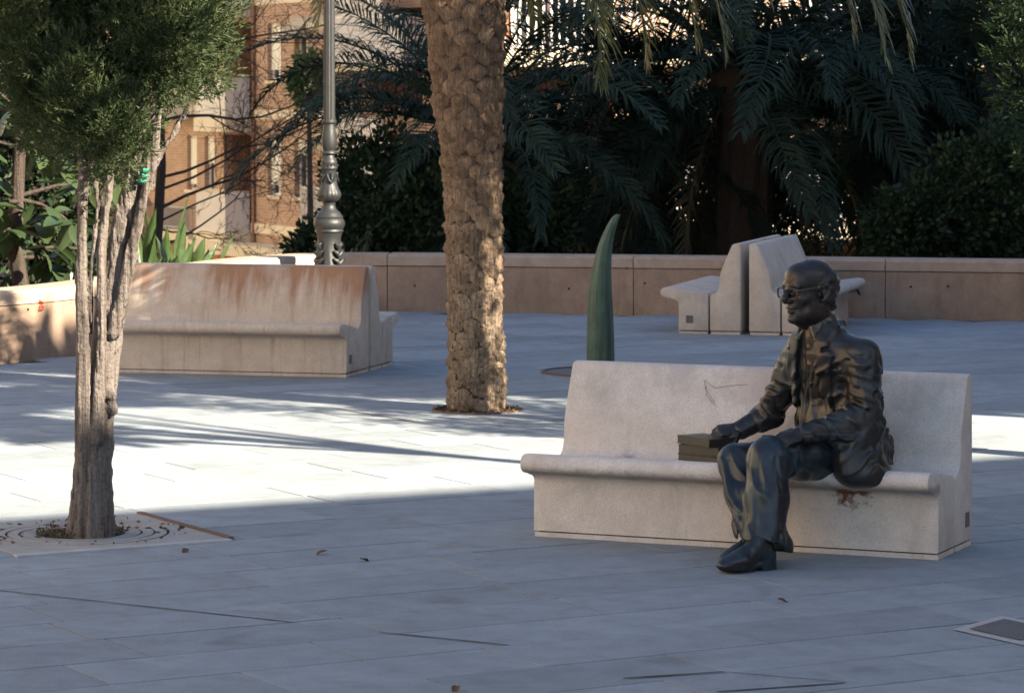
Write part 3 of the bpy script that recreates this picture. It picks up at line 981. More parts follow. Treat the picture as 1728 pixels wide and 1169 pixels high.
# ------------------------------------------------------------------ the bronze statue
def statue():
    root = empty('bronze_statue', (1.36, 14.9, 0.0))
    tag(root, 'dark bronze statue of a balding man in glasses and jacket seated on the bench', 'statue')
    def A(px, py, D): return np.array(at(px, py, D))
    def put(name, field, mat):
        o = link(name, field.mesh(name, mat), None, root)
        o.location = -root.location
        return o
    def putmb(name, mb, mat, smooth=50):
        o = mb.build(name, mat, root, smooth); o.location = -root.location; return o
    fx, fy = -0.70, -0.714                                     # direction the chest faces
    Fv = np.array((fx, fy, 0.0)); Lv = np.array((-fy, fx, 0.0)); Uv = np.array((0, 0, 1.0))

    # joints
    pelvis = A(1420, 742, 15.12); chest = A(1402, 640, 15.06); neck = A(1388, 558, 15.03)
    Lsh = A(1450, 602, 14.90); Lel = A(1463, 704, 14.84); Lwr = A(1362, 733, 14.70); Lhd = A(1334, 731, 14.66)
    Rsh = A(1352, 606, 15.18); Rel = A(1300, 697, 15.30); Rwr = A(1256, 722, 15.27); Rhd = A(1224, 727, 15.27)
    Lhip = A(1425, 765, 15.02); Lkn = A(1297, 773, 14.62); Lan = A(1290, 912, 14.52)
    Rhip = A(1392, 765, 15.20); Rkn = A(1243, 780, 14.86); Ran = A(1272, 893, 14.66)

    # ---------- body: head, neck, arms, hands and legs, one continuous surface
    hc = A(1367, 491, 15.0); s = 1.27
    ha = math.atan2(-0.50, -0.866)
    hF = np.array((math.cos(ha), math.sin(ha), -0.03)); hF /= np.linalg.norm(hF)
    hL = np.array((-hF[1], hF[0], 0)); hL /= np.linalg.norm(hL)
    hU = np.cross(hL, -hF); hU = np.cross(hF, hL) * 1.0
    if hU[2] < 0: hU = -hU
    HB = (hL, hF, hU)
    def hp(l, f, u): return hc + s * (hL * l + hF * f + hU * u)
    body = Field((0.85, 14.15, 0.04), (1.80, 15.50, 1.42), 0.0045)
    B = body
    E = lambda c, r, k=0.012, sub=False: B.ell(hp(*c), [x * s for x in r], HB, k, sub)
    E((0, -.012, .030), (.076, .096, .085), .02)
    E((0, .052, .045), (.058, .045, .054), .03)
    E((0, .030, -.035), (.060, .062, .078), .03)
    E((0, .045, -.083), (.043, .042, .030), .02)
    for sd in (-1, 1):
        E((sd*.043, .058, -.022), (.022, .024, .022), .02)
        E((sd*.050, .012, -.075), (.018, .045, .030), .03)
    B.cone(hp(-.042, .080, .024), hp(.042, .080, .024), .011*s, .011*s, .016)
    for sd in (-1, 1):
        E((sd*.031, .102, .006), (.019, .016, .013), .012, True)
        B.ell(hp(sd*.030, .080, .004), [.0135*s]*3, HB, .004)
        B.cone(hp(sd*.018, .094, .010), hp(sd*.044, .084, .010), .0045*s, .004*s, .006)
        B.cone(hp(sd*.018, .091, -.006), hp(sd*.044, .082, -.004), .004*s, .004*s, .006)
    B.cone(hp(0, .090, .018), hp(0, .113, -.022), .0095*s, .0125*s, .012)
    B.cone(hp(0, .113, -.022), hp(0, .110, -.030), .0125*s, .0115*s, .008)
    for sd in (-1, 1):
        B.cone(hp(sd*.012, .099, -.030), hp(sd*.014, .092, -.028), .009*s, .008*s, .008)
        B.cone(hp(sd*.016, .098, -.038), hp(sd*.032, .080, -.062), .0025*s, .0025*s, .006, True)
    E((0, .084, -.050), (.022, .016, .012), .012)
    E((0, .091, -.0565), (.023, .010, .0055), .006)
    E((0, .089, -.069), (.020, .010, .007), .006)
    B.cone(hp(-.022, .093, -.0625), hp(.022, .093, -.0625), .0032*s, .0032*s, .005, True)
    E((0, .086, -.080), (.020, .004, .004), .008, True)
    E((0, .080, -.098), (.022, .018, .016), .014)
    for sd in (-1, 1):
        eb = [(sd*.077, -.004, .022), (sd*.083, -.018, .026), (sd*.086, -.027, .012), (sd*.084, -.024, -.008), (sd*.079, -.012, -.024), (sd*.075, -.004, -.030)]
        B.chain([hp(*q) for q in eb], [.0065*s, .007*s, .0065*s, .006*s, .007*s, .007*s], .006)
        E((sd*.076, -.013, 0.0), (.007, .012, .022), .008)
    # cheek and forehead creases
    for k_, (a, b) in enumerate((((-.035, .088, .058), (.035, .088, .058)), ((-.035, .090, .046), (.035, .090, .046)))):
        B.cone(hp(*a), hp(*b), .0015*s, .0015*s, .004, True)
    # neck and trunk core
    B.cone(hp(0, -.018, -.06), neck + Fv*0.0, .062*s, .070, .03)
    B.cone(hp(0, .030, -.095), neck + Fv*0.03, .035*s, .05, .04)
    B.cone(neck, chest, .07, .12, .05); B.cone(chest, pelvis, .12, .13, .05)
    for a, b_, c, d in ((Lsh, Lel, Lwr, Lhd), (Rsh, Rel, Rwr, Rhd)):
        B.cone(neck + (a - neck)*0.4, a, .05, .05, .04); B.cone(a, b_, .052, .045, .02); B.cone(b_, c, .045, .034, .02)
    for a, b_, c in ((Lhip, Lkn, Lan), (Rhip, Rkn, Ran)):
        B.cone(pelvis, a, .09, .08, .04); B.cone(a, b_, .08, .055, .03); B.cone(b_, c, .05, .035, .02); B.cone(c, c + np.array((0, 0, -.05)), .035, .034, .02)
    # hands -----------------------------------------------------------------
    def hand(wr, direc, side, up, curl, spread=0.022, sc=1.2, thumb=(0.5, 0.6)):
        d = np.array(direc, float); d /= np.linalg.norm(d)
        up = np.array(up, float); up -= d * (up @ d); up /= np.linalg.norm(up)
        w = np.cross(d, up) * side                             # towards the thumb
        P0 = wr; P1 = wr + d * .085 * sc
        B.ell((P0 + P1) / 2 + d*.004, [.050*sc, .042*sc, .016*sc], (d, w, up), .02)
        B.cone(wr - d*.03, wr + d*.02, .030*sc, .026*sc, .02)
        for i, (off, ln, r) in enumerate(((.031, .070, .0095), (.0105, .078, .0098), (-.0105, .073, .0094), (-.031, .058, .0085))):
            p = P1 + w * off * sc - d * (abs(i - 1.2) * .004)
            ang = 0.0; q = p - d * .02*sc
            B.cone(q, p, r*sc*1.1, r*sc*1.12, .008)
            for j, fr in enumerate((.44, .32, .24)):
                ang += curl[j] * (1 + 0.06 * i)
                dd = d * math.cos(ang) - up * math.sin(ang) + w * off * 0.9
                dd /= np.linalg.norm(dd)
                p2 = p + dd * ln * fr * sc
                B.cone(p, p2, r*sc*(1.05 - .08*j), r*sc*(0.96 - .08*j), .004)
                p = p2
        t0 = wr + d*.022*sc + w*.034*sc - up*.004
        t1 = t0 + (d*.55 + w*.75 - up*thumb[0]) * .036*sc
        t2 = t1 + (d*.9 + w*.05 - up*thumb[1]) * .030*sc
        t3 = t2 + (d*.9 - w*.35 - up*thumb[1]) * .024*sc
        B.chain([t0, t1, t2, t3], [.017*sc, .0125*sc, .0115*sc, .009*sc], .008)
    hand(Lwr + (Lhd - Lwr)*0.35, A(1298, 742, 14.60) - A(1345, 727, 14.69), 1, (0.15, -0.35, 1.0), (0.30, 0.40, 0.35))
    hand(Rwr + (Rhd - Rwr)*0.20, A(1200, 727, 15.25) - A(1256, 720, 15.28), -1, (0.0, -0.45, 1.0), (0.55, 1.15, 0.9))
    B.displace(lambda P: 0.0022 * (fbm(P, 45, 3) - 0.5), 0.02)
    put('body', body, M['bronze_skin'])

    # ---------- hair: fringe at the sides and back of the head
    Hf = Field(hp(0, 0, 0) - 0.24, hp(0, 0, 0) + 0.24, 0.0045)
    Hf.ell(hp(0, -.030, .022), [.083*s, .085*s, .078*s], HB, .01)
    Hf.ell(hp(0, -.052, -.045), [.062*s, .050*s, .050*s], HB, .04)
    for sd in (-1, 1): Hf.cone(hp(sd*.073, .010, .020), hp(sd*.074, .004, -.012), .010*s, .006*s, .01)
    Hf.ell(hp(0, .045, .075), [.070*s, .085*s, .070*s], HB, .012, True)
    Hf.ell(hp(0, .075, -.02), [.090*s, .066*s, .16*s], HB, .01, True)
    for sd in (-1, 1): Hf.ell(hp(sd*.090, -.012, -.004), [.026*s, .026*s, .036*s], HB, .006, True)
    hcn = np.array(hc)
    def strands(P):
        q = P - hcn
        u = q @ hU; f = q @ hF; l = q @ hL
        ph = 120 * u + 55 * f + 30 * np.abs(l) + 9 * fbm(P, 22, 5)
        return 0.0034 * np.sin(ph) + 0.004 * (fbm(P, 40, 9) - 0.5)
    Hf.displace(strands, 0.03)
    put('hair', Hf, M['bronze_skin'])

    # ---------- glasses
    g = MB()
    for sd in (-1, 1):
        c = hp(sd*.034, .108, -.002)
        pts = []
        for q in range(25):
            a = 2*math.pi*q/24
            x = math.copysign(abs(math.cos(a))**0.55, math.cos(a)) * .027; z = math.copysign(abs(math.sin(a))**0.55, math.sin(a)) * .0185
            pts.append(Vector(c + s*(hL*x - hF*abs(x + sd*0.02)*0.18 + hU*z)))
        g.tube(pts, 0.0042, 6, False)
        g.tube([Vector(hp(sd*.060, .100, .010)), Vector(hp(sd*.071, .085, .012)), Vector(hp(sd*.080, .03, .016)), Vector(hp(sd*.082, -.012, .018)), Vector(hp(sd*.082, -.024, .008))], 0.0040, 6)
    g.tube([Vector(hp(-.008, .111, .004)), Vector(hp(0, .115, .007)), Vector(hp(.008, .111, .004))], 0.0038, 6)
    putmb('glasses', g, M['bronze_skin'], 60)

    # ---------- trunk table shared by shirt and jacket: z, half width, half depth
    zt = np.array([.30, .40, .48, .56, .64, .74, .84, .92, .98, 1.02, 1.06])
    aw = np.array([.225, .235, .230, .215, .205, .212, .222, .222, .190, .125, .080])
    bd = np.array([.185, .190, .185, .168, .158, .160, .163, .150, .125, .100, .075])
    def centre(z):
        t = (z - pelvis[2]) / (neck[2] - pelvis[2])
        base = pelvis[None, None, None, :2] if False else pelvis[:2]
        return pelvis[0] + (neck[0] - pelvis[0]) * t, pelvis[1] + (neck[1] - pelvis[1]) * t
    def trunk(off, z0, z1):
        def fn(X, Y, Z):
            cx, cy = centre(Z)
            dx, dy = X - cx, Y - cy
            l = dx * Lv[0] + dy * Lv[1]; f = dx * Fv[0] + dy * Fv[1]
            a = np.interp(Z, zt, aw) + off; b = np.interp(Z, zt, bd) + off
            rr = np.sqrt((l/a)**2 + (f/b)**2)
            d = (rr - 1) * np.minimum(a, b)
            return np.maximum(d, np.maximum(Z - z1, z0 - Z))
        return fn
    def lfz(P):
        cx, cy = centre(P[:, 2])
        dx, dy = P[:, 0] - cx, P[:, 1] - cy
        return dx * Lv[0] + dy * Lv[1], dx * Fv[0] + dy * Fv[1], P[:, 2]
    lo, hi = (0.95, 14.35, 0.26), (1.85, 15.55, 1.12)

    # ---------- shirt
    Sf = Field((1.05, 14.65, 0.42), (1.70, 15.40, 1.12), 0.006)
    Sf.func(trunk(-0.020, 0.46, 1.03), (1.05, 14.65, 0.42), (1.70, 15.40, 1.12), 0.03)
    # soft belly and collar
    Sf.ell(pelvis + Fv*0.06 + Uv*0.08, (0.15, 0.15, 0.14), None, 0.06)
    nk = neck + Fv*0.015
    Sf.cone(nk + Uv*(-.02) + Lv*0.0, nk + Uv*0.020, .092, .088, .02)
    for sd in (-1, 1):
        c0 = nk + Uv*0.035 + Fv*0.078 + Lv*sd*0.010; c1 = nk + Uv*(-0.035) + Fv*0.098 + Lv*sd*0.055; c2 = nk + Uv*0.030 + Fv*0.02 + Lv*sd*0.085
        Sf.cone(c0, c1, .012, .008, .01); Sf.cone(c1, c2, .009, .012, .012)
    def shirtf(P):
        l, f, z = lfz(P)
        v = 0.008 * np.sin(70 * l + 5 * fbm(P * np.array((1, 1, .35)), 9, 2) * 6) * np.clip((0.92 - z) / 0.2, 0, 1)
        plk = -0.004 * (np.abs(l) < 0.016) * (f > 0)
        btn = 0
        for zb in (0.60, 0.69, 0.78, 0.87, 0.95):
            btn = btn - 0.006 * np.exp(-((l / .009)**2 + ((z - zb) / .009)**2)) * (f > 0)
        return v + plk + btn + 0.010 * (fbm(P * np.array((1, 1, .5)), 14, 8) - 0.5)
    Sf.displace(shirtf, 0.03)
    put('shirt', Sf, M['bronze_shirt'])

    # ---------- jacket
    J = Field(lo, hi, 0.0058)
    J.func(trunk(0.0, 0.40, 1.06), lo, hi, 0.03)
    J.cone(Lsh + Uv*-.004, Lsh + Lv*.02 + Uv*-.03, .088, .090, .05)
    J.cone(Lsh + Lv*.030, Lel, .084, .074, .014); J.cone(Lel, Lwr + (Lwr - Lel)*0.02, .072, .052, .008)
    J.cone(Rsh + Uv*-.004, Rsh - Lv*.015 + Uv*-.03, .086, .086, .05)
    J.cone(Rsh - Lv*.02, Rel, .082, .068, .014); J.cone(Rel, Rel + (Rwr - Rel)*0.42, .066, .062, .02)
    # skirt of the jacket lying over the hip and the seat edge
    skc = A(1441, 752, 14.86)
    def skirt(X, Y, Z):
        zz = (Z - skc[2])
        cxs = skc[0] + 0.03 * np.clip(-zz / .15, 0, 1); wx = 0.125 + 0.03 * np.clip(-zz / .15, -1, 1)
        q = (np.abs((X - cxs) / wx)**2.6 + np.abs((Y - skc[1] + 0.05*np.clip(-zz/.15, 0, 1)) / 0.155)**2.6 + np.abs(zz / 0.185)**3.0) ** (1/2.7)
        return (q - 1) * 0.12
    J.func(skirt, lo, hi, 0.07)
    J.ell(pelvis - Fv*0.06 - Uv*0.02, (0.20, 0.17, 0.12), None, 0.05)
    J.ell(A(1385, 752, 15.20), (0.12, 0.12, 0.13), None, 0.05)
    # open front
    zo = np.array([.30, .45, .55, .65, .75, .85, .95, 1.02, 1.10])
    wo_l = np.array([.20, .16, .120, .098, .078, .062, .058, .068, .085])
    wo_r = np.array([.30, .24, .180, .140, .105, .078, .062, .066, .085])
    def opening(X, Y, Z):
        cx, cy = centre(Z)
        dx, dy = X - cx, Y - cy
        l = dx * Lv[0] + dy * Lv[1]; f = dx * Fv[0] + dy * Fv[1]
        d = np.where(l > 0, l - np.interp(Z, zo, wo_l), -l - np.interp(Z, zo, wo_r))
        return np.maximum(d, 0.045 - f)
    J.func(opening, lo, hi, 0.010, True)
    J.cone(neck + Uv*0.0, neck + Uv*0.14 + Fv*0.02, .080, .105, .02, True)
    # lap: clear the thighs and the seat below
    J.cone(Lhip + Fv*0.13 + Uv*-.03, Lkn, .100, .09, .015, True)
    J.cone(Rhip + Fv*0.10 + Uv*-.02, Rkn, .110, .09, .015, True)
    def axis(P, a, b):
        e = b - a; L = np.linalg.norm(e); e = e / L
        q = P - a; t = q @ e
        dist = np.linalg.norm(q - t[:, None] * e, axis=1)
        return t / L, dist
    def jackf(P):
        l, f, z = lfz(P)
        d = 0.014 * (fbm(P * np.array((1, 1, .5)), 7, 4, 2) - 0.5)
        # collar and lapels, proud of the front
        wl = np.interp(z, zo, wo_l); wr_ = np.interp(z, zo, wo_r)
        edge = np.where(l > 0, l - wl, -l - wr_)
        lapw = np.interp(z, [.66, .74, .84, .92, .95, 1.0, 1.06], [0.0, .030, .060, .085, .062, .055, .05])
        lap = np.clip((lapw - edge) / .006, 0, 1) * (edge > -0.03) * np.clip((f - 0.015) / .01, 0, 1) * np.clip((z - .66) / .01, 0, 1)
        notch = np.clip(1.6 - np.abs(z - (.935 + 0.25 * edge)) / .006, 0, 1) * (edge > 0.030)
        d = d - 0.014 * lap * (1 - notch)
        # sleeve wrinkles: creases wrapping the limb on a slant
        arms = np.zeros(len(P))
        for a, b, am, sd, tilt in ((Lsh, Lel, .013, 21, .5), (Lel, Lwr, .012, 31, -.5), (Rsh, Rel, .012, 41, -.4)):
            t, dist = axis(P, a, b)
            m = np.clip((.125 - dist) / .03, 0, 1) * np.clip((t + .12) / .2, 0, 1) * np.clip((1.12 - t) / .2, 0, 1)
            arms = np.maximum(arms, m)
            e = (b - a) / np.linalg.norm(b - a)
            sidev = np.cross(e, np.array((0.7, 0.7, 0.05))); sidev /= np.linalg.norm(sidev)
            Q = aniso(P, sidev + tilt * e, 3.2)
            d = d - am * (ridge(Q, 17, sd, 2.0) - 0.30) * m + am * .7 * trough(Q, 15, sd, 2.5) * m
        # long pulls from the armpit to the button and down the skirt
        body_m = (1 - arms)
        Q = aniso(P, 0.62 * Uv + 0.55 * Lv - 0.3 * Fv, 3.6)
        d = d - (0.013 * (ridge(Q, 13, 77, 2.2) - .25) - .009 * trough(Q, 12, 78, 2.5)) * body_m * np.clip((z - .36) / .1, 0, 1) * np.clip((.96 - z) / .12, 0, 1)
        # hem thinning and pocket flap
        pk = (np.abs(l - .235) < .07) & (np.abs(z - .565) < .018)
        d = d - 0.007 * pk
        # breast pocket
        bp = (np.abs(l - .135) < .035) & (np.abs(z - (.845 + .15 * (l - .135))) < .010) & (f > 0)
        d = d - 0.006 * bp
        return d
    J.displace(jackf, 0.04)
    # crisp hem of the skirt, dipping over the seat edge
    def hemcut(X, Y, Z): return Z - (0.322 + 0.30 * np.clip(1.50 - X, 0, 1) + 0.22 * np.clip(X - 1.62, 0, 1))
    J.func(hemcut, lo, hi, 0.006, True)
    # shoulder seam wrinkles stand in the displacement; collar roll behind the neck
    for sd in (-1, 1):
        J.chain([neck - Fv*.085 + Uv*.028, neck - Fv*.055 + Lv*sd*.072 + Uv*.032, neck + Fv*.015 + Lv*sd*.095 + Uv*.018, neck + Fv*.085 + Lv*sd*.098 - Uv*.035],
                [.020, .019, .017, .012], .012)
    put('jacket', J, M['bronze_jacket'])

    # ---------- cuff of the shirt on his right wrist
    Cf = Field(A(1256, 722, 15.27) - 0.16, A(1270, 715, 15.28) + 0.16, 0.005)
    Cf.cone(Rel + (Rwr - Rel)*0.30, Rwr + (Rwr - Rel)*0.12, .052, .046, .01)
    Cf.displace(lambda P: 0.007 * (fbm(P, 30, 6) - 0.5), 0.02)
    put('shirt_cuff', Cf, M['bronze_jacket'])

    # ---------- trousers
    T = Field((0.82, 14.25, 0.06), (1.70, 15.45, 0.66), 0.006)
    T.ell(pelvis - Uv*0.03, (0.19, 0.17, 0.135), None, .05)
    T.chain([Lhip, Lhip*0.45 + Lkn*0.55, Lkn], [.125, .108, .092], .04)
    T.chain([Rhip, Rhip*0.45 + Rkn*0.55, Rkn], [.120, .104, .088], .04)
    T.cone(Lkn, Lkn*0.5 + Lan*0.5, .092, .098, .02); T.cone(Lkn*0.5 + Lan*0.5, Lan, .098, .104, .03)
    T.cone(Rkn, Rkn*0.5 + Ran*0.5, .085, .083, .02); T.cone(Rkn*0.5 + Ran*0.5, Ran, .083, .092, .03)
    T.cone(Lan, Lan + np.array((.035, .02, -.03)), .104, .098, .02)
    # hem cut: higher in front, lower at the heel
    def hem(X, Y, Z): return Z - (0.098 - 0.42 * ((X - Lan[0]) * 0.62 + (Y - Lan[1]) * 0.62))
    T.func(hem, (0.82, 14.25, 0.04), (1.70, 14.78, 0.24), 0.006, True)
    T.cone(Lan - Uv*.06, Lan - Uv*.01, .088, .080, .01, True)
    T.cone(Ran - Uv*.06, Ran - Uv*.01, .076, .070, .01, True)
    def trf(P):
        z = P[:, 2]
        d = 0.012 * (fbm(P * np.array((1, 1, .4)), 8, 51, 2) - 0.5)
        for kn, an, sd in ((Lkn, Lan, 61), (Rkn, Ran, 71)):
            t, dist = axis(P, kn, an)
            q = P - kn; e = (an - kn) / np.linalg.norm(an - kn)
            rad = q - (q @ e)[:, None] * e
            rad /= (np.linalg.norm(rad, axis=1)[:, None] + 1e-6)
            fr = np.array((-0.70, -0.71, 0.0))
            c = rad @ fr
            m = np.clip((0.16 - dist) / .05, 0, 1) * np.clip((t + .12) / .12, 0, 1)
            d = d - 0.016 * np.clip((c - 0.93) / 0.07, 0, 1) * m                  # pressed crease
            Q = aniso(P, e + 0.35 * np.array((.7, -.7, 0)), 3.4)
            d = d - (0.013 * (ridge(Q, 12, sd, 2.2) - .25) - .010 * trough(Q, 11, sd, 2.5)) * m
            t2, dist2 = axis(P, (Lhip if sd == 61 else Rhip), kn)
            m2 = np.clip((0.17 - dist2) / .05, 0, 1) * np.clip(t2 / .2, 0, 1) * np.clip((1.05 - t2) / .2, 0, 1)
            e2 = kn - (Lhip if sd == 61 else Rhip); e2 = e2 / np.linalg.norm(e2)
            Q = aniso(P, e2 + .7 * Uv, 3.2)
            d = d - (0.012 * (ridge(Q, 13, sd + 3, 2.2) - .25) - .010 * trough(Q, 12, sd + 3, 2.5)) * m2
        return d
    T.displace(trf, 0.04)
    put('trousers', T, M['bronze_trousers'])

    # ---------- shoes
    def shoe(heel, toe, seed):
        d = toe - heel; d[2] = 0; L = np.linalg.norm(d); d /= L
        w = np.array((-d[1], d[0], 0)); bz = heel[2]
        f = Field(np.minimum(heel, toe) - 0.13, np.maximum(heel, toe) + 0.16, 0.0048)
        P = lambda a, h, o=0.0: heel + d * L * a + w * o + Uv * (h - 0.0)
        f.ell(P(.16, .052), (.062, .050, .056), (d, w, Uv), .03)
        f.cone(P(.18, .06), P(.26, .125), .047, .044, .03)
        f.cone(P(.25, .100), P(.62, .050), .046, .042, .04)
        f.ell(P(.66, .040), (.085, .058, .040), (d, w, Uv), .03)
        f.ell(P(.86, .032), (.060, .046, .030), (d, w, Uv), .03)
        def sole(X, Y, Z):
            q0 = (X - heel[0]) * d[0] + (Y - heel[1]) * d[1]; q1 = (X - heel[0]) * w[0] + (Y - heel[1]) * w[1]
            t = q0 / L
            hw = np.interp(t, [-.02, .05, .2, .4, .65, .85, .97, 1.03], [.030, .046, .048, .044, .060, .052, .032, .006])
            zc = bz + np.interp(t, [-.02, .28, .32, .7, 1.03], [.008, .008, .020, .014, .030])
            th = np.interp(t, [-.02, .28, .32, 1.03], [.022, .022, .010, .009])
            return np.maximum(np.maximum(np.abs(q1) - hw, np.abs(Z - zc) - th), np.maximum(-q0 - .006, q0 - L * 1.02))
        f.func(sole, np.minimum(heel, toe) - 0.13, np.maximum(heel, toe) + 0.16, .008)
        for a in (.36, .43, .50):
            f.cone(P(a, .118 - (a-.30)*.17, -.026), P(a + .03, .118 - (a-.30)*.17, .026), .0055, .0055, .006)
        f.displace(lambda Q: 0.006 * (fbm(Q, 28, seed) - 0.5), .02)
        return f
    put('shoe', shoe(A(1302, 958, 14.52) * np.array((1, 1, 0)) + np.array((0, 0, .006)), A(1217, 962, 14.34) * np.array((1, 1, 0)) + np.array((0, 0, .006)), 5), M['bronze_trousers'])
    put('shoe', shoe(A(1296, 945, 14.78) * np.array((1, 1, 0)) + np.array((0, 0, .006)), A(1221, 942, 14.52) * np.array((1, 1, 0)) + np.array((0, 0, .006)), 8), M['bronze_trousers'])
statue()

# ------------------------------------------------------------------ bronze books under his right hand
def book(label, c, rz, size):
    L, W, Th = size
    r = empty('bronze_book', c, rz)
    tag(r, label, 'book', 'bronze books stacked on the bench')
    b = MB(); b.box((-L/2 + .003, -W/2 + .0015, 0.004), (L/2 - .004, W/2 - .004, Th - .004)); b.build('pages', M['bronze_pages'], r)
    for nm, z0 in (('cover', 0.0), ('cover', Th - .004)):
        b = MB(); b.cbox((-L/2, -W/2, z0), (L/2, W/2, z0 + .004), 0.001); b.build(nm, M['bronze_book'], r)
    b = MB(); b.box((L/2 - .004, -W/2, 0.0), (L/2 + .002, W/2, Th)); b.build('spine', M['bronze_book'], r)
    return r
# end faces look to the left front along the seat
bu = Vector((0.9156, -0.402, 0)); bw = Vector((0.402, 0.9156, 0))
def seatpt(u, w): return NEAR_O + bu * u + bw * w
bang = AB + R(-24)
p = seatpt(0.885, 0.03)
book('lowest of the three bronze books stacked beside the statue', (p.x, p.y, 0.398), bang, (0.255, 0.165, 0.030))
p = seatpt(0.880, 0.035)
book('middle bronze book of the three stacked beside the statue', (p.x, p.y, 0.4285), bang + R(3), (0.250, 0.155, 0.043))
p = seatpt(0.862, 0.045)
book('topmost bronze book of the stack, set askew under the statue hand', (p.x, p.y, 0.472), bang - R(9), (0.25, 0.155, 0.038))

# ------------------------------------------------------------------ vegetation tools
NR = np.random.default_rng(11)
def unit(a): return a / (np.linalg.norm(a, axis=1)[:, None] + 1e-9)
def rhombs(P, D, Ln, Wd, twist=None):
    """leaf-shaped quads: base P, direction D, length Ln, width Wd"""
    n = len(P); D = unit(D)
    rnd = NR.normal(size=(n, 3)) if twist is None else twist
    S = unit(np.cross(D, rnd))
    Ln = np.broadcast_to(Ln, (n,))[:, None]; Wd = np.broadcast_to(Wd, (n,))[:, None]
    m = P + D * Ln * 0.45
    V = np.stack([P, m + S * Wd * 0.5, P + D * Ln, m - S * Wd * 0.5], 1).reshape(-1, 3)
    return V, np.arange(4 * n).reshape(-1, 4)
def join(parts):
    Vs, Fs, b = [], [], 0
    for V, F in parts:
        Vs.append(V); Fs.append(F + b); b += len(V)
    return np.concatenate(Vs), np.concatenate(Fs)
def sphere_dirs(n):
    return unit(NR.normal(size=(n, 3)))
def shrub_leaves(c, r, n, ln, wd, shell=0.5):
    d = sphere_dirs(n)
    u = NR.uniform(shell, 1.0, n) ** 0.6
    lump = 1 + 0.22 * np.sin(d[:, 0] * 7 + c[0] * 3) * np.cos(d[:, 2] * 6 + c[1]) + 0.12 * np.sin(d[:, 1] * 11)
    P = np.array(c) + d * np.array(r) * (u * lump)[:, None]
    D = d + NR.normal(size=(n, 3)) * 0.7 + np.array((0, 0, 0.15))
    return rhombs(P, D, NR.uniform(0.7, 1.2, n) * ln, NR.uniform(0.8, 1.1, n) * wd)

M['cypress'] = leafmat('cypress_foliage', (0.032, 0.048, 0.023), (0.074, 0.098, 0.044), 0.65, 0.22, 9.0, 0.15)
M['cypress_shaded'] = leafmat('cypress_foliage_shaded', (0.014, 0.028, 0.012), (0.026, 0.046, 0.016), 0.65, 0.2, 7.0, 0.15)  # leaf colour darkened to stand in for shade on the right cypress
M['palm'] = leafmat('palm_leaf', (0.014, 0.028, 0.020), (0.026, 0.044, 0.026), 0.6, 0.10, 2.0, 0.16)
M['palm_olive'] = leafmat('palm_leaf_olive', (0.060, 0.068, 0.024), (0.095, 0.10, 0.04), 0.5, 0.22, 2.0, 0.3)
M['palm_dry'] = leafmat('palm_leaf_dry', (0.10, 0.085, 0.05), (0.15, 0.125, 0.08), 0.7, 0.15, 2.0, 0.2)
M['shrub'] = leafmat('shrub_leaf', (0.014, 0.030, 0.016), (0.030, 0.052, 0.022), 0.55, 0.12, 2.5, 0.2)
M['rubber'] = leafmat('rubber_leaf', (0.028, 0.052, 0.026), (0.060, 0.085, 0.030), 0.35, 0.2, 1.5, 0.5)
M['strelitzia'] = leafmat('strelitzia_leaf', (0.035, 0.066, 0.020), (0.085, 0.13, 0.050), 0.25, 0.3, 6.0, 0.8)
def bark(name, c1, c2, zs=1.5, sc=22):
    t = NT(name)
    v = t.wcoords((sc, sc, zs))
    n = t.noise(v, 1.0, 6, 0.65)
    n2 = t.noise(t.wcoords(), 60, 4, 0.6)
    colr = t.mix(t.ramp(n, [(0.35, 0), (0.65, 1)]), c1, c2)
    colr = t.mix(t.ramp(n2, [(0.45, 0), (0.7, 0.4)]), colr, [x * 0.5 for x in c1])
    return t.finish(colr, 0.9, 0.0, t.bump(t.math('ADD', n, t.math('MULTIPLY', n2, 0.5)), 1.0, 0.03), 0.15)
M['bark_grey'] = bark('cypress_bark', (0.075, 0.062, 0.055), (0.25, 0.215, 0.195))
M['bark_dark'] = bark('dark_bark', (0.045, 0.035, 0.030), (0.09, 0.07, 0.06))
M['bark_bare'] = bark('bare_branch_bark', (0.035, 0.027, 0.024), (0.060, 0.046, 0.040))
def palm_bark():
    t = NT('palm_leaf_base')
    oi = t.n('ObjectInfo')
    v = t.wcoords()
    n = t.noise(v, 14, 6, 0.65)
    f = t.noise(t.wcoords((70, 70, 9)), 1.0, 4, 0.6)
    colr = t.mix(t.ramp(n, [(0.3, 0), (0.7, 1)]), (0.17, 0.108, 0.072), (0.34, 0.235, 0.16))
    sep = t.n('SeparateXYZ', Vector=v)
    low = t.n('MapRange', Value=sep.outputs[2], i1=1.7, i2=0.5, i3=0.0, i4=0.8).outputs[0]
    colr = t.mix(low, colr, t.mix(t.ramp(n, [(0.3, 0), (0.7, 1)]), (0.22, 0.175, 0.13), (0.40, 0.325, 0.25)))
    colr = t.mix(t.ramp(f, [(0.42, 0.6), (0.6, 0)]), colr, (0.10, 0.062, 0.04))
    colr = t.mix(1.0, colr, t.ramp(oi.outputs['Random'], [(0, 0.75), (1, 1.2)]), 'MULTIPLY')
    return t.finish(colr, 0.9, 0.0, t.bump(t.math('ADD', n, f), 1.0, 0.03), 0.15)
M['palm_bark'] = palm_bark()
M['palm_core'] = plain('palm_fibre', (0.055, 0.036, 0.025), 0.95, var=0.5, scale=25, bump=0.8)

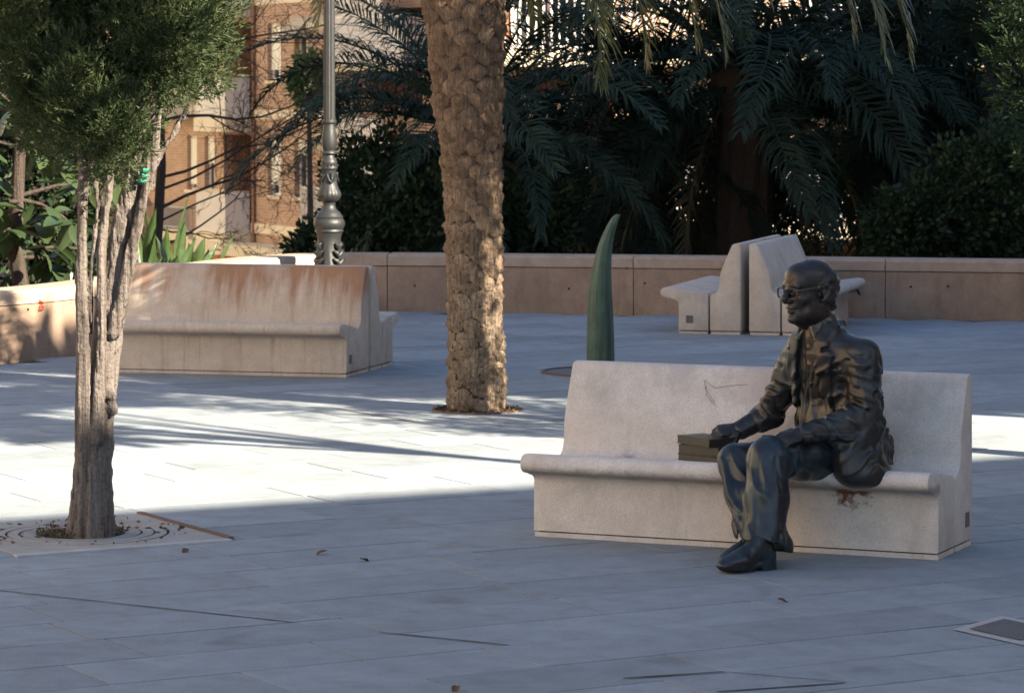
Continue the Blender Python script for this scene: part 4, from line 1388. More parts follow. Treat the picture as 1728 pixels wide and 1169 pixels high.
# ------------------------------------------------------------------ multi-stemmed cypress at the left
def cypress_left():
    D0 = 15.55
    r = empty('cypress_tree', (at(155, 905, D0).x, D0, 0))
    tag(r, 'multi-stemmed cypress with grey stringy bark and a bushy crown at the left', 'tree')
    off = np.array(r.location)
    def A(px, py, dd=0.0): return np.array(at(px, py, D0 + dd))
    lo = A(70, 930, -0.25); hi = A(330, 150, 0.30)
    F = Field((lo[0], D0 - 0.24, -0.02), (hi[0], D0 + 0.26, 2.35), 0.0062)
    F.cone(A(153, 925), A(157, 800), .098, .088, .03)
    for k in range(9):
        a = k * 0.7
        F.cone(A(153, 925) + np.array((math.cos(a)*.07, math.sin(a)*.07, -.02)), A(157, 800) + np.array((math.cos(a)*.045, math.sin(a)*.045, 0)), .055, .035, .03)
    F.chain([A(157, 800), A(166, 690, .02), A(180, 580, .03), A(193, 480, .03), A(206, 400, .02), A(222, 310, .0), A(238, 235, -.02), A(244, 160, -.02)], [.086, .076, .068, .062, .055, .045, .033, .024], .014)
    F.chain([A(150, 800, -.02), A(144, 690, -.04), A(140, 590, -.05), A(138, 500, -.05), A(138, 400, -.04), A(141, 300, -.02), A(134, 240), A(128, 180)], [.068, .046, .032, .025, .023, .022, .019, .015], .012)
    F.chain([A(141, 330, -.03), A(152, 280, -.03), A(158, 200, 0)], [.018, .015, .012], .012)
    F.chain([A(163, 740, -.07), A(168, 640, -.06), A(173, 540, -.05), A(172, 430, -.05), A(178, 350, -.03), A(190, 270), A(196, 180, .04)], [.036, .026, .021, .019, .018, .015, .013], .008)
    F.chain([A(192, 560, -.03), A(208, 490, -.04), A(222, 430, -.05), A(238, 350, -.05), A(252, 300, -.04), A(268, 265, -.03), A(300, 215, -.02), A(318, 175, 0)], [.034, .029, .025, .022, .019, .015, .012, .010], .010)
    F.chain([A(246, 318, -.04), A(258, 260, -.05), A(266, 215, -.06), A(274, 172, -.05), A(275, 150, -.05)], [.021, .021, .019, .015, .013], .014)
    F.chain([A(270, 190, -.06), A(284, 172, -.08), A(292, 155, -.07)], [.012, .010, .008], .01)
    F.chain([A(150, 560, -.02), A(152, 480, -.04), A(160, 400, -.04), A(166, 345, -.02), A(160, 300)], [.020, .013, .011, .010, .009], .008)
    F.chain([A(168, 345, -.02), A(182, 320, -.03), A(188, 300)], [.012, .010, .008], .01)
    F.ell(A(186, 665, -.04), (.03, .03, .025), None, .03); F.ell(A(192, 690, -.04), (.022, .02, .03), None, .03)
    def fib(P):
        Q = P * np.array((1, 1, 0.16))
        tw = fbm(Q, 30, 3, 3) - 0.5
        st = fbm(P * np.array((1, 1, 0.05)), 75, 9, 2) - 0.5
        return 0.016 * tw + 0.020 * st + 0.008 * (fbm(P, 18, 4) - 0.5) + 0.008 * (fbm(P * np.array((1, 1, .3)), 110, 12, 2) - .5)
    F.displace(fib, 0.04)
    o = link('trunk', F.mesh('trunk', M['bark_grey']), None, r); o.location = -r.location
    b = MB()
    c = A(241, 298, -.075)
    for k in range(3):
        p = A(243 - 2*k, 288 + 9*k, -.085)
        b.tube([p + np.array((-.018, .02, 0)), p + np.array((0, -.008, .004)), p + np.array((.018, .012, .0))], 0.009, 6)
    o = b.build('green_tie', plain('green_plastic', (0.01, 0.22, 0.14), 0.4), r); o.location = -r.location
    # foliage clumps
    cx = at(178, 0, D0).x
    parts = []
    rr = random.Random(9)
    n = 0
    while n < 290:
        z = rr.uniform(1.84, 4.3)
        a = rr.uniform(0, 2*math.pi); rad = math.sqrt(rr.uniform(0.12, 1)) * (0.53 if z < 3.2 else 0.53 - (z-3.2)*0.25)
        x = cx + rad * math.cos(a) * 1.02; y = D0 + rad * math.sin(a)
        px = 864 + FOC * x / y; py = HORIZON + FOC * (CAMH - z) / y
        R_ = rr.uniform(0.10, 0.17)
        if 225 < px < 318 and 130 < py < 330: continue
        if px < 45 and py > 130: continue
        if py > 232 and not (70 < px < 225): continue
        if px > 310 and py > 196: continue
        if px < 120 and py > 215: continue
        if z > 2.75 and rr.random() < 0.45: continue
        n += 1
        fine = z < 2.85
        ns = 135 if fine else 40
        d = sphere_dirs(ns)
        P = np.array((x, y, z)) + d * np.array((R_, R_, R_*1.35)) * (NR.uniform(0.25, 1.0, ns) ** 0.5)[:, None]
        ax = unit(d * 0.75 + np.array((0.30*math.cos(a), 0.30*math.sin(a), 0.62)) + NR.normal(size=(ns, 3))*0.28)
        side = unit(np.cross(ax, NR.normal(size=(ns, 3))))
        k = 9 if fine else 5
        for j in range(k):
            u = (j / (k - 1)) * 2 - 1
            base = P + ax * (0.052 * (1 - abs(u)))[..., None] if False else P + ax * (0.045 * (1 - abs(u)))
            dirs = ax * (1.0 - 0.45*abs(u)) + side * (0.85 * u) + NR.normal(size=(ns, 3)) * 0.15
            sc = 1.0 if fine else 1.7
            parts.append(rhombs(base, dirs, NR.uniform(0.020, 0.042, ns)*sc, NR.uniform(0.0055, 0.009, ns)*sc))
    V, Fc = join(parts)
    o = link('crown', np_mesh('crown', V - off, Fc, M['cypress'], False), None, r)
    tag(o, kind='stuff')
cypress_left()

def cypress_right():
    r = empty('cypress_tree', (3.75, 18.6, 0))
    tag(r, 'dense cypress crown, its green darkened for shade, hanging into the upper right corner', 'tree')
    b = MB(); b.tube([(0, 0, 0), (0.02, 0, 1.2), (0, 0.02, 3.0), (0, 0, 5.5)], [.13, .11, .09, .03], 12); b.build('trunk', M['bark_grey'], r, 60)
    parts = []; rr = random.Random(21)
    n = 0
    while n < 190:
        z = rr.uniform(1.75, 5.6); a = rr.uniform(0, 2*math.pi)
        R0 = 0.94 * (0.62 + 0.38 * min(1, (z - 1.6) / 0.7)) * (1 if z < 3.5 else max(0.15, 1 - (z - 3.5) / 2.6))
        rad = math.sqrt(rr.uniform(0.3, 1)) * R0
        n += 1
        ns = 80 if (z < 3 and math.cos(a) < 0.3) else 36
        d = sphere_dirs(ns)
        P = np.array((rad*math.cos(a), rad*math.sin(a), z)) + d * np.array((.19, .19, .26)) * (NR.uniform(0.2, 1, ns)**0.5)[:, None]
        ax = unit(d*0.7 + np.array((0.3*math.cos(a), 0.3*math.sin(a), 0.5)) + NR.normal(size=(ns, 3))*0.3)
        side = unit(np.cross(ax, NR.normal(size=(ns, 3))))
        for j in range(5):
            u = j/2 - 1
            parts.append(rhombs(P + ax*(0.05*(1-abs(u))), ax*(1-.4*abs(u)) + side*(.8*u) + NR.normal(size=(ns, 3))*.15, NR.uniform(.04, .075, ns), NR.uniform(.013, .020, ns)))
    V, Fc = join(parts)
    tag(link('crown', np_mesh('crown', V, Fc, M['cypress_shaded'], False), None, r), kind='stuff')
cypress_right()

# ------------------------------------------------------------------ palms
def frond_mesh(name, L, e0, e1, nl, ll, mat, seed, hang=0.35, vee=0.35, lw=0.024, power=1.3):
    rr = np.random.default_rng(seed)
    n = 22
    t = np.linspace(0, 1, n); ang = np.radians(e0 + (e1 - e0) * t ** power)
    ds = L / (n - 1)
    x = np.concatenate([[0], np.cumsum(np.cos((ang[1:]+ang[:-1])/2) * ds)]); z = np.concatenate([[0], np.cumsum(np.sin((ang[1:]+ang[:-1])/2) * ds)])
    yb = 0.06 * L * np.sin(t * 2.2 + seed) * t
    P = np.stack([x, yb, z], 1)
    b = MB(); b.tube([Vector(p) for p in P[::2]] , list(np.interp(t[::2], [0, .1, 1], [.035, .02, .005])), 5)
    V0 = np.array(b.v); F0 = [f for f in b.f if len(f) == 4]
    parts = [(V0, np.array(F0))]
    for sd in (-1, 1):
        tt = np.linspace(0.10, 0.995, nl) + rr.uniform(-.004, .004, nl)
        tt = np.clip(tt, 0, 1)
        B = np.stack([np.interp(tt, t, P[:, i]) for i in range(3)], 1)
        a = np.interp(tt, t, ang)
        T = np.stack([np.cos(a), np.zeros(nl), np.sin(a)], 1); N = np.stack([-np.sin(a), np.zeros(nl), np.cos(a)], 1)
        Sv = np.array((0, sd, 0.0))[None]
        ln = ll * np.interp(tt, [0, .12, .35, .7, 1], [.35, .7, 1.0, .85, .35]) * rr.uniform(.7, 1.12, nl)
        fw = np.interp(tt, [0, .6, 1], [.45, .75, 1.6])[:, None]
        d0 = unit(Sv * 1.0 + T * fw + N * vee + rr.normal(size=(nl, 3)) * .15)
        d1 = unit(d0 + np.array((0, 0, -1.0)) * (hang * rr.uniform(.3, 2.0, nl))[:, None] + rr.normal(size=(nl, 3)) * .12)
        M1 = B + d0 * (ln * .5)[:, None]; E = M1 + d1 * (ln * .5)[:, None]
        W = unit(np.cross(d0, N) ) * 1.0
        W = unit(W + N * rr.uniform(-.5, .5, nl)[:, None])
        w = lw
        V = np.stack([B + W*w*.25, M1 + W*w*.5, E + W*w*.06, E - W*w*.06, M1 - W*w*.5, B - W*w*.25], 1).reshape(-1, 3)
        base = np.arange(nl)[:, None] * 6
        F = np.concatenate([base + np.array((0, 1, 4, 5)), base + np.array((1, 2, 3, 4))])
        parts.append((V, F))
    V, F = join(parts)
    return np_mesh(name, V, F, mat, False)

FR = {}
def fronds(kind):
    if kind in FR: return FR[kind]
    out = []
    if kind == 'dark':
        for i, (e0, e1, L) in enumerate(((78, 20, 2.8), (62, -15, 3.0), (45, -40, 3.1), (28, -55, 3.0), (10, -70, 2.9), (-12, -80, 2.7), (-38, -86, 2.3), (50, -62, 2.9), (20, -82, 2.8))):
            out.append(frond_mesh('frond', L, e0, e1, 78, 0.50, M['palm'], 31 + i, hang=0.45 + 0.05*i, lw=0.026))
    if kind == 'olive':
        for i, (e0, e1, L) in enumerate(((40, -84, 3.2), (15, -88, 2.8), (-10, -89, 2.4), (62, -50, 3.2))):
            out.append(frond_mesh('frond', L, e0, e1, 70, 0.46, M['palm_olive'], 61 + i, hang=0.5, lw=0.026, power=0.9))
    if kind == 'dry':
        for i, (e0, e1, L) in enumerate(((-20, -88, 2.3), (-45, -89, 2.0))):
            out.append(frond_mesh('frond', L, e0, e1, 60, 0.40, M['palm_dry'], 81 + i, hang=0.5, lw=0.022, power=0.8))
    FR[kind] = out
    return out

def back_palm(label, px, py, D, n, seed, scale=1.0, dry=8):
    c = at(px, py, D)
    r = empty('date_palm', (c.x, c.y, -0.2))
    tag(r, label, 'palm tree', 'date palms behind the wall')
    h = c.z + 0.2
    b = MB(); rr = random.Random(seed)
    b.lathe([(0.34, 0.0), (0.30, h*0.4), (0.30, h*0.8), (0.36, h), (0.24, h+0.18), (0.05, h+0.3)], 18, lambda i, z, a: 1 + 0.08*math.sin(9*a + 14*z))
    b.build('trunk', M['palm_core'], r)
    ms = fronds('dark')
    ga = 2.39996
    for i in range(n):
        u = (i + 0.5) / n
        k = min(6, int(u * 7)) if rr.random() < 0.75 else rr.choice((7, 8))
        a = i * ga + rr.uniform(-.2, .2)
        s = scale * rr.uniform(0.88, 1.1)
        inst('frond', ms[k], r, (0.16*math.cos(a), 0.16*math.sin(a), h + 0.12 - 0.35*u), (rr.uniform(-.5, .5), rr.uniform(-.18, .18), a), (s, s*rr.uniform(.8, 1.1), s))
    dm = fronds('dry')
    for i in range(dry):
        a = rr.uniform(0, 2*math.pi); s = scale * rr.uniform(.8, 1.05)
        inst('dry_frond', dm[i % 2], r, (0.2*math.cos(a), 0.2*math.sin(a), h - 0.3), (rr.uniform(-.3, .3), 0, a), (s, s, s))
    return r
back_palm('dark date palm behind the wall whose fronds arch leftward past the lamp post', 800, 215, 35.0, 46, 1, 0.88)
back_palm('dark date palm behind the wall directly above the green horn sculpture', 1075, 235, 37.5, 46, 2, 1.0)
back_palm('tall dark date palm behind the wall above the end-on benches', 1255, 120, 36.5, 52, 3, 1.08)
back_palm('dark date palm behind the wall right of the statue head', 1490, 190, 38.5, 46, 4, 1.0)
back_palm('dark date palm at the right edge behind the cypress crown', 1700, 150, 37.0, 44, 5, 1.05, 9)

back_palm('shaded date palm at the very back of the bed right of the statue', 1570, 130, 43.0, 50, 7, 1.1)

def front_palm():
    r = empty('palm_tree', (PALM.x, PALM.y, 0))
    tag(r, 'stout palm with a diamond-scaled trunk standing in the middle of the plaza', 'palm tree')
    ZT = 4.3
    def cl(z): return Vector((np.interp(z, [0, 1.36, 2.74, 4.3], [0.0, -0.022, -0.085, -0.15]), 0, z))
    def rad(z): return float(np.interp(z, [0, .12, .5, 1.2, 1.7, 2.2, 2.75, 3.4, 4.3], [.196, .190, .178, .180, .190, .222, .262, .28, .30]))
    b = MB(); vs = []; fs = []; n = 48; rows = 120
    for i in range(rows):
        z = ZT * i / (rows - 1); c = cl(z)
        for k in range(n):
            a = 2*math.pi*k/n
            q = rad(z) * (1 - 0.02 + 0.035*math.sin(a*11 + z*40) * math.sin(z*31) + 0.03*math.sin(a*23 - z*60))
            vs.append((c.x + q*math.cos(a), c.y + q*math.sin(a), z))
    for i in range(rows-1):
        for k in range(n):
            k2 = (k+1) % n
            fs.append((i*n+k, i*n+k2, (i+1)*n+k2, (i+1)*n+k))
    b.add(vs, fs); b.build('trunk', M['palm_core'], r, 80)
    # stubs of old leaf bases: a shield that swells towards a cut upper lip
    def stub(seed, rough):
        rr = random.Random(seed); b = MB(); vs = []; fs = []
        nu, nv = 9, 9
        ph = rr.uniform(0, 6); sk = rr.uniform(-.15, .15)
        for j in range(nv):
            v = -1 + 2*j/(nv-1)
            for i in range(nu):
                u = -1 + 2*i/(nu-1)
                y = u * 0.5 * (1 - .42*abs(v)**1.6) + sk*v*.15 + .02*math.sin(7*v+ph)
                zz = v * 0.5 * (1 - .22*abs(u)**2) - .10*(1-u*u)
                dome = (1 - abs(u)**3.2) * (1 - abs(v)**3.6)
                x = dome * (0.72 + .28*v) + rough * dome * (math.sin(6*u + ph + 2*v)*.35 + math.sin(9*v + 4*u + ph)*.3 + rr.uniform(-.3, .3)) - 0.16
                vs.append((x, y, zz))
        for j in range(nv-1):
            for i in range(nu-1):
                a = j*nu+i
                fs.append((a, a+1, a+nu+1, a+nu))
        b.add(vs, fs)
        return b
    up = [stub(s_, .26).mesh('leaf_base', M['palm_bark'], 60) for s_ in range(6)]
    low = [stub(s_ + 20, .38).mesh('leaf_base', M['palm_bark'], 45) for s_ in range(6)]
    rr = random.Random(4); z = 0.03; row = 0; rest = MB(); cnt = 0
    while z < ZT:
        Rz = rad(z); t = min(1, max(0, (z - 0.9) / 1.0))
        w = 0.135 + 0.035*t; hgt = 0.080 + 0.022*t
        m = max(6, int(round(2*math.pi*Rz / (w*0.98)))); m = 9 if z < 2.0 else (10 if z < 2.6 else 11)
        for k in range(m):
            a = 2*math.pi*(k + (row % 2)*0.5 + rr.uniform(-.10, .10)) / m
            zz = z + rr.uniform(-.16, .16)*hgt + .035*math.sin(a + 1)
            c = cl(zz); ms = up if rr.random() < t else low
            me = rr.choice(ms)
            pro = (0.034 + 0.026*t) * rr.uniform(.6, 1.35)
            sc = (pro, 2*math.pi*Rz/m*rr.uniform(1.0, 1.16), hgt*rr.uniform(1.30, 1.62))
            loc = (c.x + (Rz-0.010)*math.cos(a), c.y + (Rz-0.010)*math.sin(a), max(zz, 0.05)); rot = (rr.uniform(-.16, .16), -0.06 + rr.uniform(-.08, .10), a)
            da = (a + math.pi/2 + math.pi) % (2*math.pi) - math.pi
            if abs(da) < R(97) and zz < 2.85 and cnt < 300:
                inst('leaf_base', me, r, loc, rot, sc); cnt += 1
            else:
                Mx = Matrix.Translation(loc) @ (Matrix.Rotation(a, 4, 'Z') @ Matrix.Rotation(rot[1], 4, 'Y') @ Matrix.Rotation(rot[0], 4, 'X')) @ Matrix.Diagonal((*sc, 1))
                rest.add([Mx @ v.co for v in me.vertices], [tuple(p.vertices) for p in me.polygons])
        z += hgt * 0.80; row += 1
    tag(rest.build('hidden_leaf_bases', M['palm_bark'], r, 60), kind='stuff')
    # crown
    ol = fronds('olive'); dk = fronds('dark')
    rr = random.Random(12)
    top = cl(ZT)
    def hang(a, k, s, dz=0.0, roll=0.0, kind=None):
        inst('frond', (kind or ol)[k], r, (top.x + .2*math.cos(a), top.y + .2*math.sin(a), ZT + dz), (roll, 0, a), (s, s, s))
    for i in range(30):
        a = i*2.39996; u = i/30
        hang(a, [0, 1, 2, 3][min(3, int((1-u)*4))], rr.uniform(.55, .72), 0.35 - .3*u, rr.uniform(-.2, .2), dk)
    # the ones that hang into view: tip positions are points of the place
    def tip(L, e0, e1, power):
        t = np.linspace(0, 1, 22); an = np.radians(e0 + (e1 - e0) * t ** power); ds = L / 21
        return float(np.sum(np.cos((an[1:]+an[:-1])/2)) * ds), float(np.sum(np.sin((an[1:]+an[:-1])/2)) * ds)
    tips = [tip(3.2, 40, -84, .9), tip(2.8, 15, -88, .9), tip(2.4, -10, -89, .9)]
    for (px, py, D) in ((1045, 116, 21.2), (1005, 78, 21.6), (1095, 66, 22.2), (1215, 52, 21.4), (1172, 36, 22.0), (1492, 80, 21.0), (1535, 56, 21.7), (1450, 30, 22.0), (552, 76, 21.4), (688, 96, 22.5), (880, 84, 22.6),
                        (925, 40, 22.0), (648, 50, 22.0), (1300, 30, 21.5)):
        g = at(px, py + 34, D) - Vector((PALM.x + top.x, PALM.y + top.y, 0))
        dist = math.hypot(g.x, g.y); az = math.atan2(g.y, g.x)
        k = 2 if dist < 1.45 else (1 if dist < 2.1 else 0)
        sc = max(0.55, dist / tips[k][0])
        inst('frond', ol[k], r, (top.x, top.y, min(4.7, max(3.75, g.z - tips[k][1]*sc))), (rr.uniform(-.25, .25), 0, az), (sc, sc, sc))
front_palm()
print('palm done')

# ------------------------------------------------------------------ shrubs behind the wall
def shrub(label, px, py, D, r, n, seed, ln=0.085, wd=0.05, mat='shrub'):
    c = at(px, py, D)
    o = empty('shrub', (c.x, c.y, -0.2))
    tag(o, label, 'shrub', 'dark shrubs behind the wall')
    b = MB(); rr = random.Random(seed)
    for k in range(6):
        a = rr.uniform(0, 6.28)
        b.tube([(0.05*math.cos(a), 0.05*math.sin(a), 0), (r[0]*.3*math.cos(a), r[1]*.3*math.sin(a), (c.z+.2)*.6), (r[0]*.6*math.cos(a), r[1]*.6*math.sin(a), c.z + .2 + r[2]*.4)], [.03, .02, .006], 5)
    b.build('stems', M['bark_dark'], o)
    V, F = shrub_leaves((0, 0, c.z + 0.2), r, n, ln, wd, 0.45)
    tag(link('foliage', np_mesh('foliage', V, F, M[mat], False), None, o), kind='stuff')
shrub('dark leafy shrub behind the wall just right of the lamp post', 640, 330, 34.5, (0.62, .6, .70), 5200, 1)
shrub('dark leafy shrub behind the wall left of the palm trunk', 715, 380, 34.2, (0.55, .55, .55), 4200, 2)
shrub('low dark shrub behind the wall at the foot of the lamp post', 545, 425, 35.5, (0.42, .5, .35), 2600, 3)
shrub('dark shrub behind the wall between palm trunk and green horn', 895, 375, 34.3, (0.50, .5, .52), 4200, 4)
shrub('dark shrub behind the wall under the palms, right of the end-on benches', 1545, 385, 34.0, (0.55, .5, .50), 4200, 5)
shrub('large dark shrub behind the wall at the right edge of the picture', 1660, 340, 34.2, (0.75, .6, .75), 6500, 6)
shrub('broad shrub at the back of the bed behind the end-on benches', 1180, 330, 41.0, (1.1, .8, .95), 10000, 7, .11, .06)
shrub('broad shrub at the back of the bed behind the green horn', 930, 330, 41.0, (0.9, .8, .85), 8000, 8, .11, .06)
shrub('broad shrub at the back of the bed right of the statue head', 1590, 300, 42.0, (1.1, .8, 1.1), 9000, 9, .11, .06)
shrub('broad shrub at the back of the bed left of the palm trunk', 700, 345, 42.0, (0.9, .8, .75), 5000, 10, .11, .06)

shrub('dark shrub behind the rubber tree at the left edge', 55, 320, 31.5, (0.75, .5, .85), 5000, 11, .12, .06)
shrub('tall dark shrub rising behind the cypress crown at the upper left', 40, 120, 33.5, (0.85, .5, .8), 5000, 12, .12, .06)

# ------------------------------------------------------------------ rubber tree at the left edge
def leaf_mesh(name, L, W, fold, bend, mat, n=7):
    b = MB(); vs = []; fs = []
    for i in range(n):
        t = i/(n-1)
        w = W * (math.sin(math.pi * min(1, (t*0.96+0.02))) ** 0.7) * 0.5
        x = L*t; z = -bend*L*t*t
        vs += [(x, -w, z + fold*w), (x, 0, z), (x, w, z + fold*w)]
    for i in range(n-1):
        a = 3*i
        fs += [(a, a+1, a+4, a+3), (a+1, a+2, a+5, a+4)]
    b.add(vs, fs)
    return b.mesh(name, mat, 179)
def rubber_tree():
    r = empty('rubber_tree', (-4.22, 28.0, -0.2))
    tag(r, 'rubber tree with large dark oval leaves beyond the wall at the left edge', 'tree')
    rr = random.Random(7)
    ms = [leaf_mesh('leaf', .30, .15, .35, .15, M['rubber']), leaf_mesh('leaf', .27, .145, .2, .35, M['rubber']), leaf_mesh('leaf', .34, .16, .45, .25, M['rubber'])]
    b = MB(); b.tube([(0, 0, 0), (.03, .02, .5), (-.05, 0, 1.0), (0, .03, 2.2), (.1, 0, 3.2)], [.10, .08, .065, .05, .03], 10)
    b.build('trunk', M['bark_dark'], r, 80)
    tw = MB()
    tips = []
    for k in range(32):
        a = rr.uniform(0, 6.28); z0 = rr.uniform(.35, 2.8)
        d = Vector((math.cos(a), math.sin(a), rr.uniform(-.1, .7)))
        L = rr.uniform(.45, 1.0)
        pts = [Vector((0, 0, z0)) + d*L*t - Vector((0, 0, .25*t*t)) for t in (0, .35, .7, 1)]
        tw.tube(pts, [.022, .016, .011, .006], 6)
        tips.append(pts)
    tips.append([Vector(at(0, 158, 27.4)) - Vector(r.location), Vector(at(40, 192, 27.4)) - Vector(r.location), Vector(at(75, 228, 27.4)) - Vector(r.location), Vector(at(108, 300, 27.4)) - Vector(r.location)])
    tw.tube(tips[-1], [.013, .012, .010, .007], 6)
    tw.build('branches', M['bark_dark'], r, 80)
    for pts in tips:
        for q in range(9):
            t = rr.uniform(.2, 1.0) * 2.999; i = int(t); p = pts[i].lerp(pts[i+1], t-i)
            s = rr.uniform(.75, 1.15)
            inst('leaf', rr.choice(ms), r, p, (rr.uniform(-.6, .6), rr.uniform(-.3, .9), rr.uniform(0, 6.28)), (s, s, s))
rubber_tree()

# ------------------------------------------------------------------ strelitzia clumps catching the sun
def strelitzia():
    r = empty('strelitzia_plant', (at(300, 440, 31.2).x, 31.2, -0.2))
    tag(r, 'sunlit bird-of-paradise plant with upright pointed leaves behind the bench', 'plant')
    specs = [  # base px, base py, tip px, tip py, depth, width, facing turn
        (291, 462, 324, 330, 31.0, .075, 1.1), (372, 462, 397, 396, 31.0, .085, 1.2), (250, 465, 263, 348, 31.3, .15, .2), (258, 465, 246, 352, 31.6, .16, -.5),
        (278, 465, 264, 398, 31.1, .13, -.4), (283, 465, 286, 382, 31.4, .14, .5), (300, 465, 311, 372, 31.7, .15, .1), (306, 465, 330, 402, 31.1, .13, .6),
        (318, 465, 331, 390, 31.5, .09, .9), (330, 465, 347, 398, 31.2, .15, .3), (342, 465, 366, 408, 31.4, .12, .8), (288, 465, 300, 432, 30.9, .13, .1),
        (345, 465, 352, 420, 31.6, .14, -.2), (238, 465, 232, 372, 31.9, .15, .2), (262, 465, 276, 428, 30.9, .12, -.6), (325, 465, 318, 410, 31.8, .15, .4), (270, 465, 240, 388, 31.7, .13, -.7)]
    for i, (bx, by, tx, ty, D, W, turn) in enumerate(specs):
        D += 0.25
        p0 = at(bx, by, D); p1 = at(tx, ty, D + 0.1*math.sin(i*2.1))
        d = (p1 - p0); L = d.length; d.normalize()
        side = Vector((math.cos(turn), math.sin(turn), 0)); side = (side - d*side.dot(d)).normalized(); nrm = d.cross(side)
        b = MB(); vs = []; fs = []; n = 12
        for k in range(n):
            t = k/(n-1)
            w = W*0.40*(math.sin(math.pi*min(1, .10+.86*t))**.75)*(1-t**3)**.6 if t > 0.02 else .012
            c = p0 + d*(L*t) + nrm*(0.06*L*math.sin(t*2.2+i)) + side*(.03*L*math.sin(t*3+i*1.7))
            for u in (-1, -.5, 0, .5, 1):
                vs.append(c + side*(w*u) + nrm*(abs(u)*w*.75 + .006*math.sin(k*2.4+u*3+i)))
        for k in range(n-1):
            for j in range(4):
                a = k*5+j; fs.append((a, a+1, a+6, a+5))
        b.add([v - r.location for v in vs], fs)
        o = b.build('leaf', M['strelitzia'], r, 179)
        s = MB(); s.tube([Vector((rrx, 0, 0)) for rrx in (0,)] + [p0 - r.location] if False else [Vector(((p0.x - r.location.x)*.5, p0.y - r.location.y, 0.0)), p0 - r.location], [.014, .010], 6)
        s.build('stalk', M['strelitzia'], r, 80)
    r2 = empty('strelitzia_plant', (at(140, 445, 28.2).x, 28.4, -0.2))
    tag(r2, 'small plant with pale pointed leaves leaning left behind the grey tree stems', 'plant')
    for i, (bx, by, tx, ty, D, W) in enumerate(((150, 470, 78, 409, 28.2, .11), (170, 480, 120, 438, 28.3, .10), (160, 480, 165, 420, 28.5, .12), (150, 480, 190, 430, 28.4, .10))):
        p0 = at(bx, by, D); p1 = at(tx, ty, D - .1)
        d = (p1-p0); L = d.length; d.normalize()
        side = (Vector((0.1, -.75, .65)) - d*Vector((0.1, -.75, .65)).dot(d)).normalized(); nrm = d.cross(side)
        b = MB(); vs = []; fs = []; n = 10
        for k in range(n):
            t = k/(n-1); w = W*.5*(math.sin(math.pi*min(1, .08+.92*t))**.7)
            c = p0 + d*(L*t) + Vector((0, 0, .05*math.sin(t*3)))
            for u in (-1, 0, 1): vs.append(c + side*(w*u) + nrm*(abs(u)*w*.3))
        for k in range(n-1):
            for j in range(2): a = k*3+j; fs.append((a, a+1, a+4, a+3))
        b.add([v - r2.location for v in vs], fs); b.build('leaf', M['strelitzia'], r2, 179)
strelitzia()

# ------------------------------------------------------------------ bare tree and a small evergreen in front of the flats
def bare_tree():
    base = Vector((at(262, 0, 52).x, 52, -4.6))
    r = empty('bare_tree', base)
    tag(r, 'leafless tree with tangled dark branches in front of the brick flats', 'tree')
    rr = random.Random(17)
    tr = MB(); br = MB()
    tr.tube([(0, 0, 0), (.05, 0, 2), (0, .05, 4), (.1, 0, 5.6), (.05, 0, 7.5), (.2, 0, 9)], [.13, .11, .09, .075, .055, .03], 10)
    tr.build('trunk', M['bark_bare'], r, 80)
    count = [0]
    def grow(p, d, L, rad, lev):
        n = 7; pts = [p.copy()]; rads = [rad]
        q = p.copy(); dd = d.copy()
        kids = []
        for i in range(n):
            dd = (dd + Vector((rr.gauss(0, .17), rr.gauss(0, .17), rr.gauss(0.0, .17) + (0.05 if lev == 0 else rr.choice((-.06, .07)))))).normalized()
            q = q + dd * (L/n)
            pts.append(q.copy()); rads.append(rad * (1 - .75*(i+1)/n))
            kids.append((q.copy(), dd.copy(), rads[-1]))
        br.tube(pts, rads, 5 if lev < 2 else 3, False)
        if lev >= 4: return
        m = (5, 5, 4, 2)[lev]
        for k in range(m):
            i = rr.randrange(1, n)
            kp, kd, kr = kids[i]
            ax = Vector((rr.gauss(0, 1), rr.gauss(0, 1), rr.gauss(0, 1))).normalized()
            nd = (kd + kd.cross(ax).normalized() * rr.uniform(.6, 1.3)).normalized()
            nd.y *= .6; nd.normalize()
            if lev >= 2: nd = (nd + Vector((0, 0, rr.choice((-.5, .35))))).normalized()
            grow(kp, nd, L * rr.uniform(.38, .62), max(kr*.65, .0048), lev+1)
    for (z0, tx, ty, rad) in ((6.3, 570, 120, .075), (5.4, 560, 196, .065), (4.9, 575, 236, .07), (4.3, 520, 330, .05), (7.2, 600, 40, .06), (4.6, 420, 400, .045), (6.6, 455, -30, .05), (5.2, 640, 150, .055), (5.8, 280, 130, .05), (4.7, 500, 280, .045)):
        p = Vector((.05, 0, z0)); e = at(tx, ty, 52 + rr.uniform(-1.2, 1.2)) - base
        grow(p, (e - p).normalized(), (e - p).length * 1.05, rad * .42, 0)
    br.build('branches', M['bark_bare'], r, 80)
bare_tree()
def small_tree():
    c = at(521, 138, 60)
    r = empty('evergreen_tree', (c.x, c.y, -4.6))
    tag(r, 'small round leafy tree top showing beside the lamp shaft in front of the flats', 'tree')
    b = MB(); b.tube([(0, 0, 0), (.05, 0, 3), (0, 0, c.z + 4.4)], [.09, .07, .04], 8); b.build('trunk', M['bark_dark'], r, 80)
    V, F = shrub_leaves((0, 0, c.z + 4.6), (.42, .42, .55), 2600, .10, .055, .3)
    tag(link('crown', np_mesh('crown', V, F, leafmat('evergreen_leaf', (.03, .06, .018), (.06, .11, .03), .5, .2), False), None, r), kind='stuff')
small_tree()

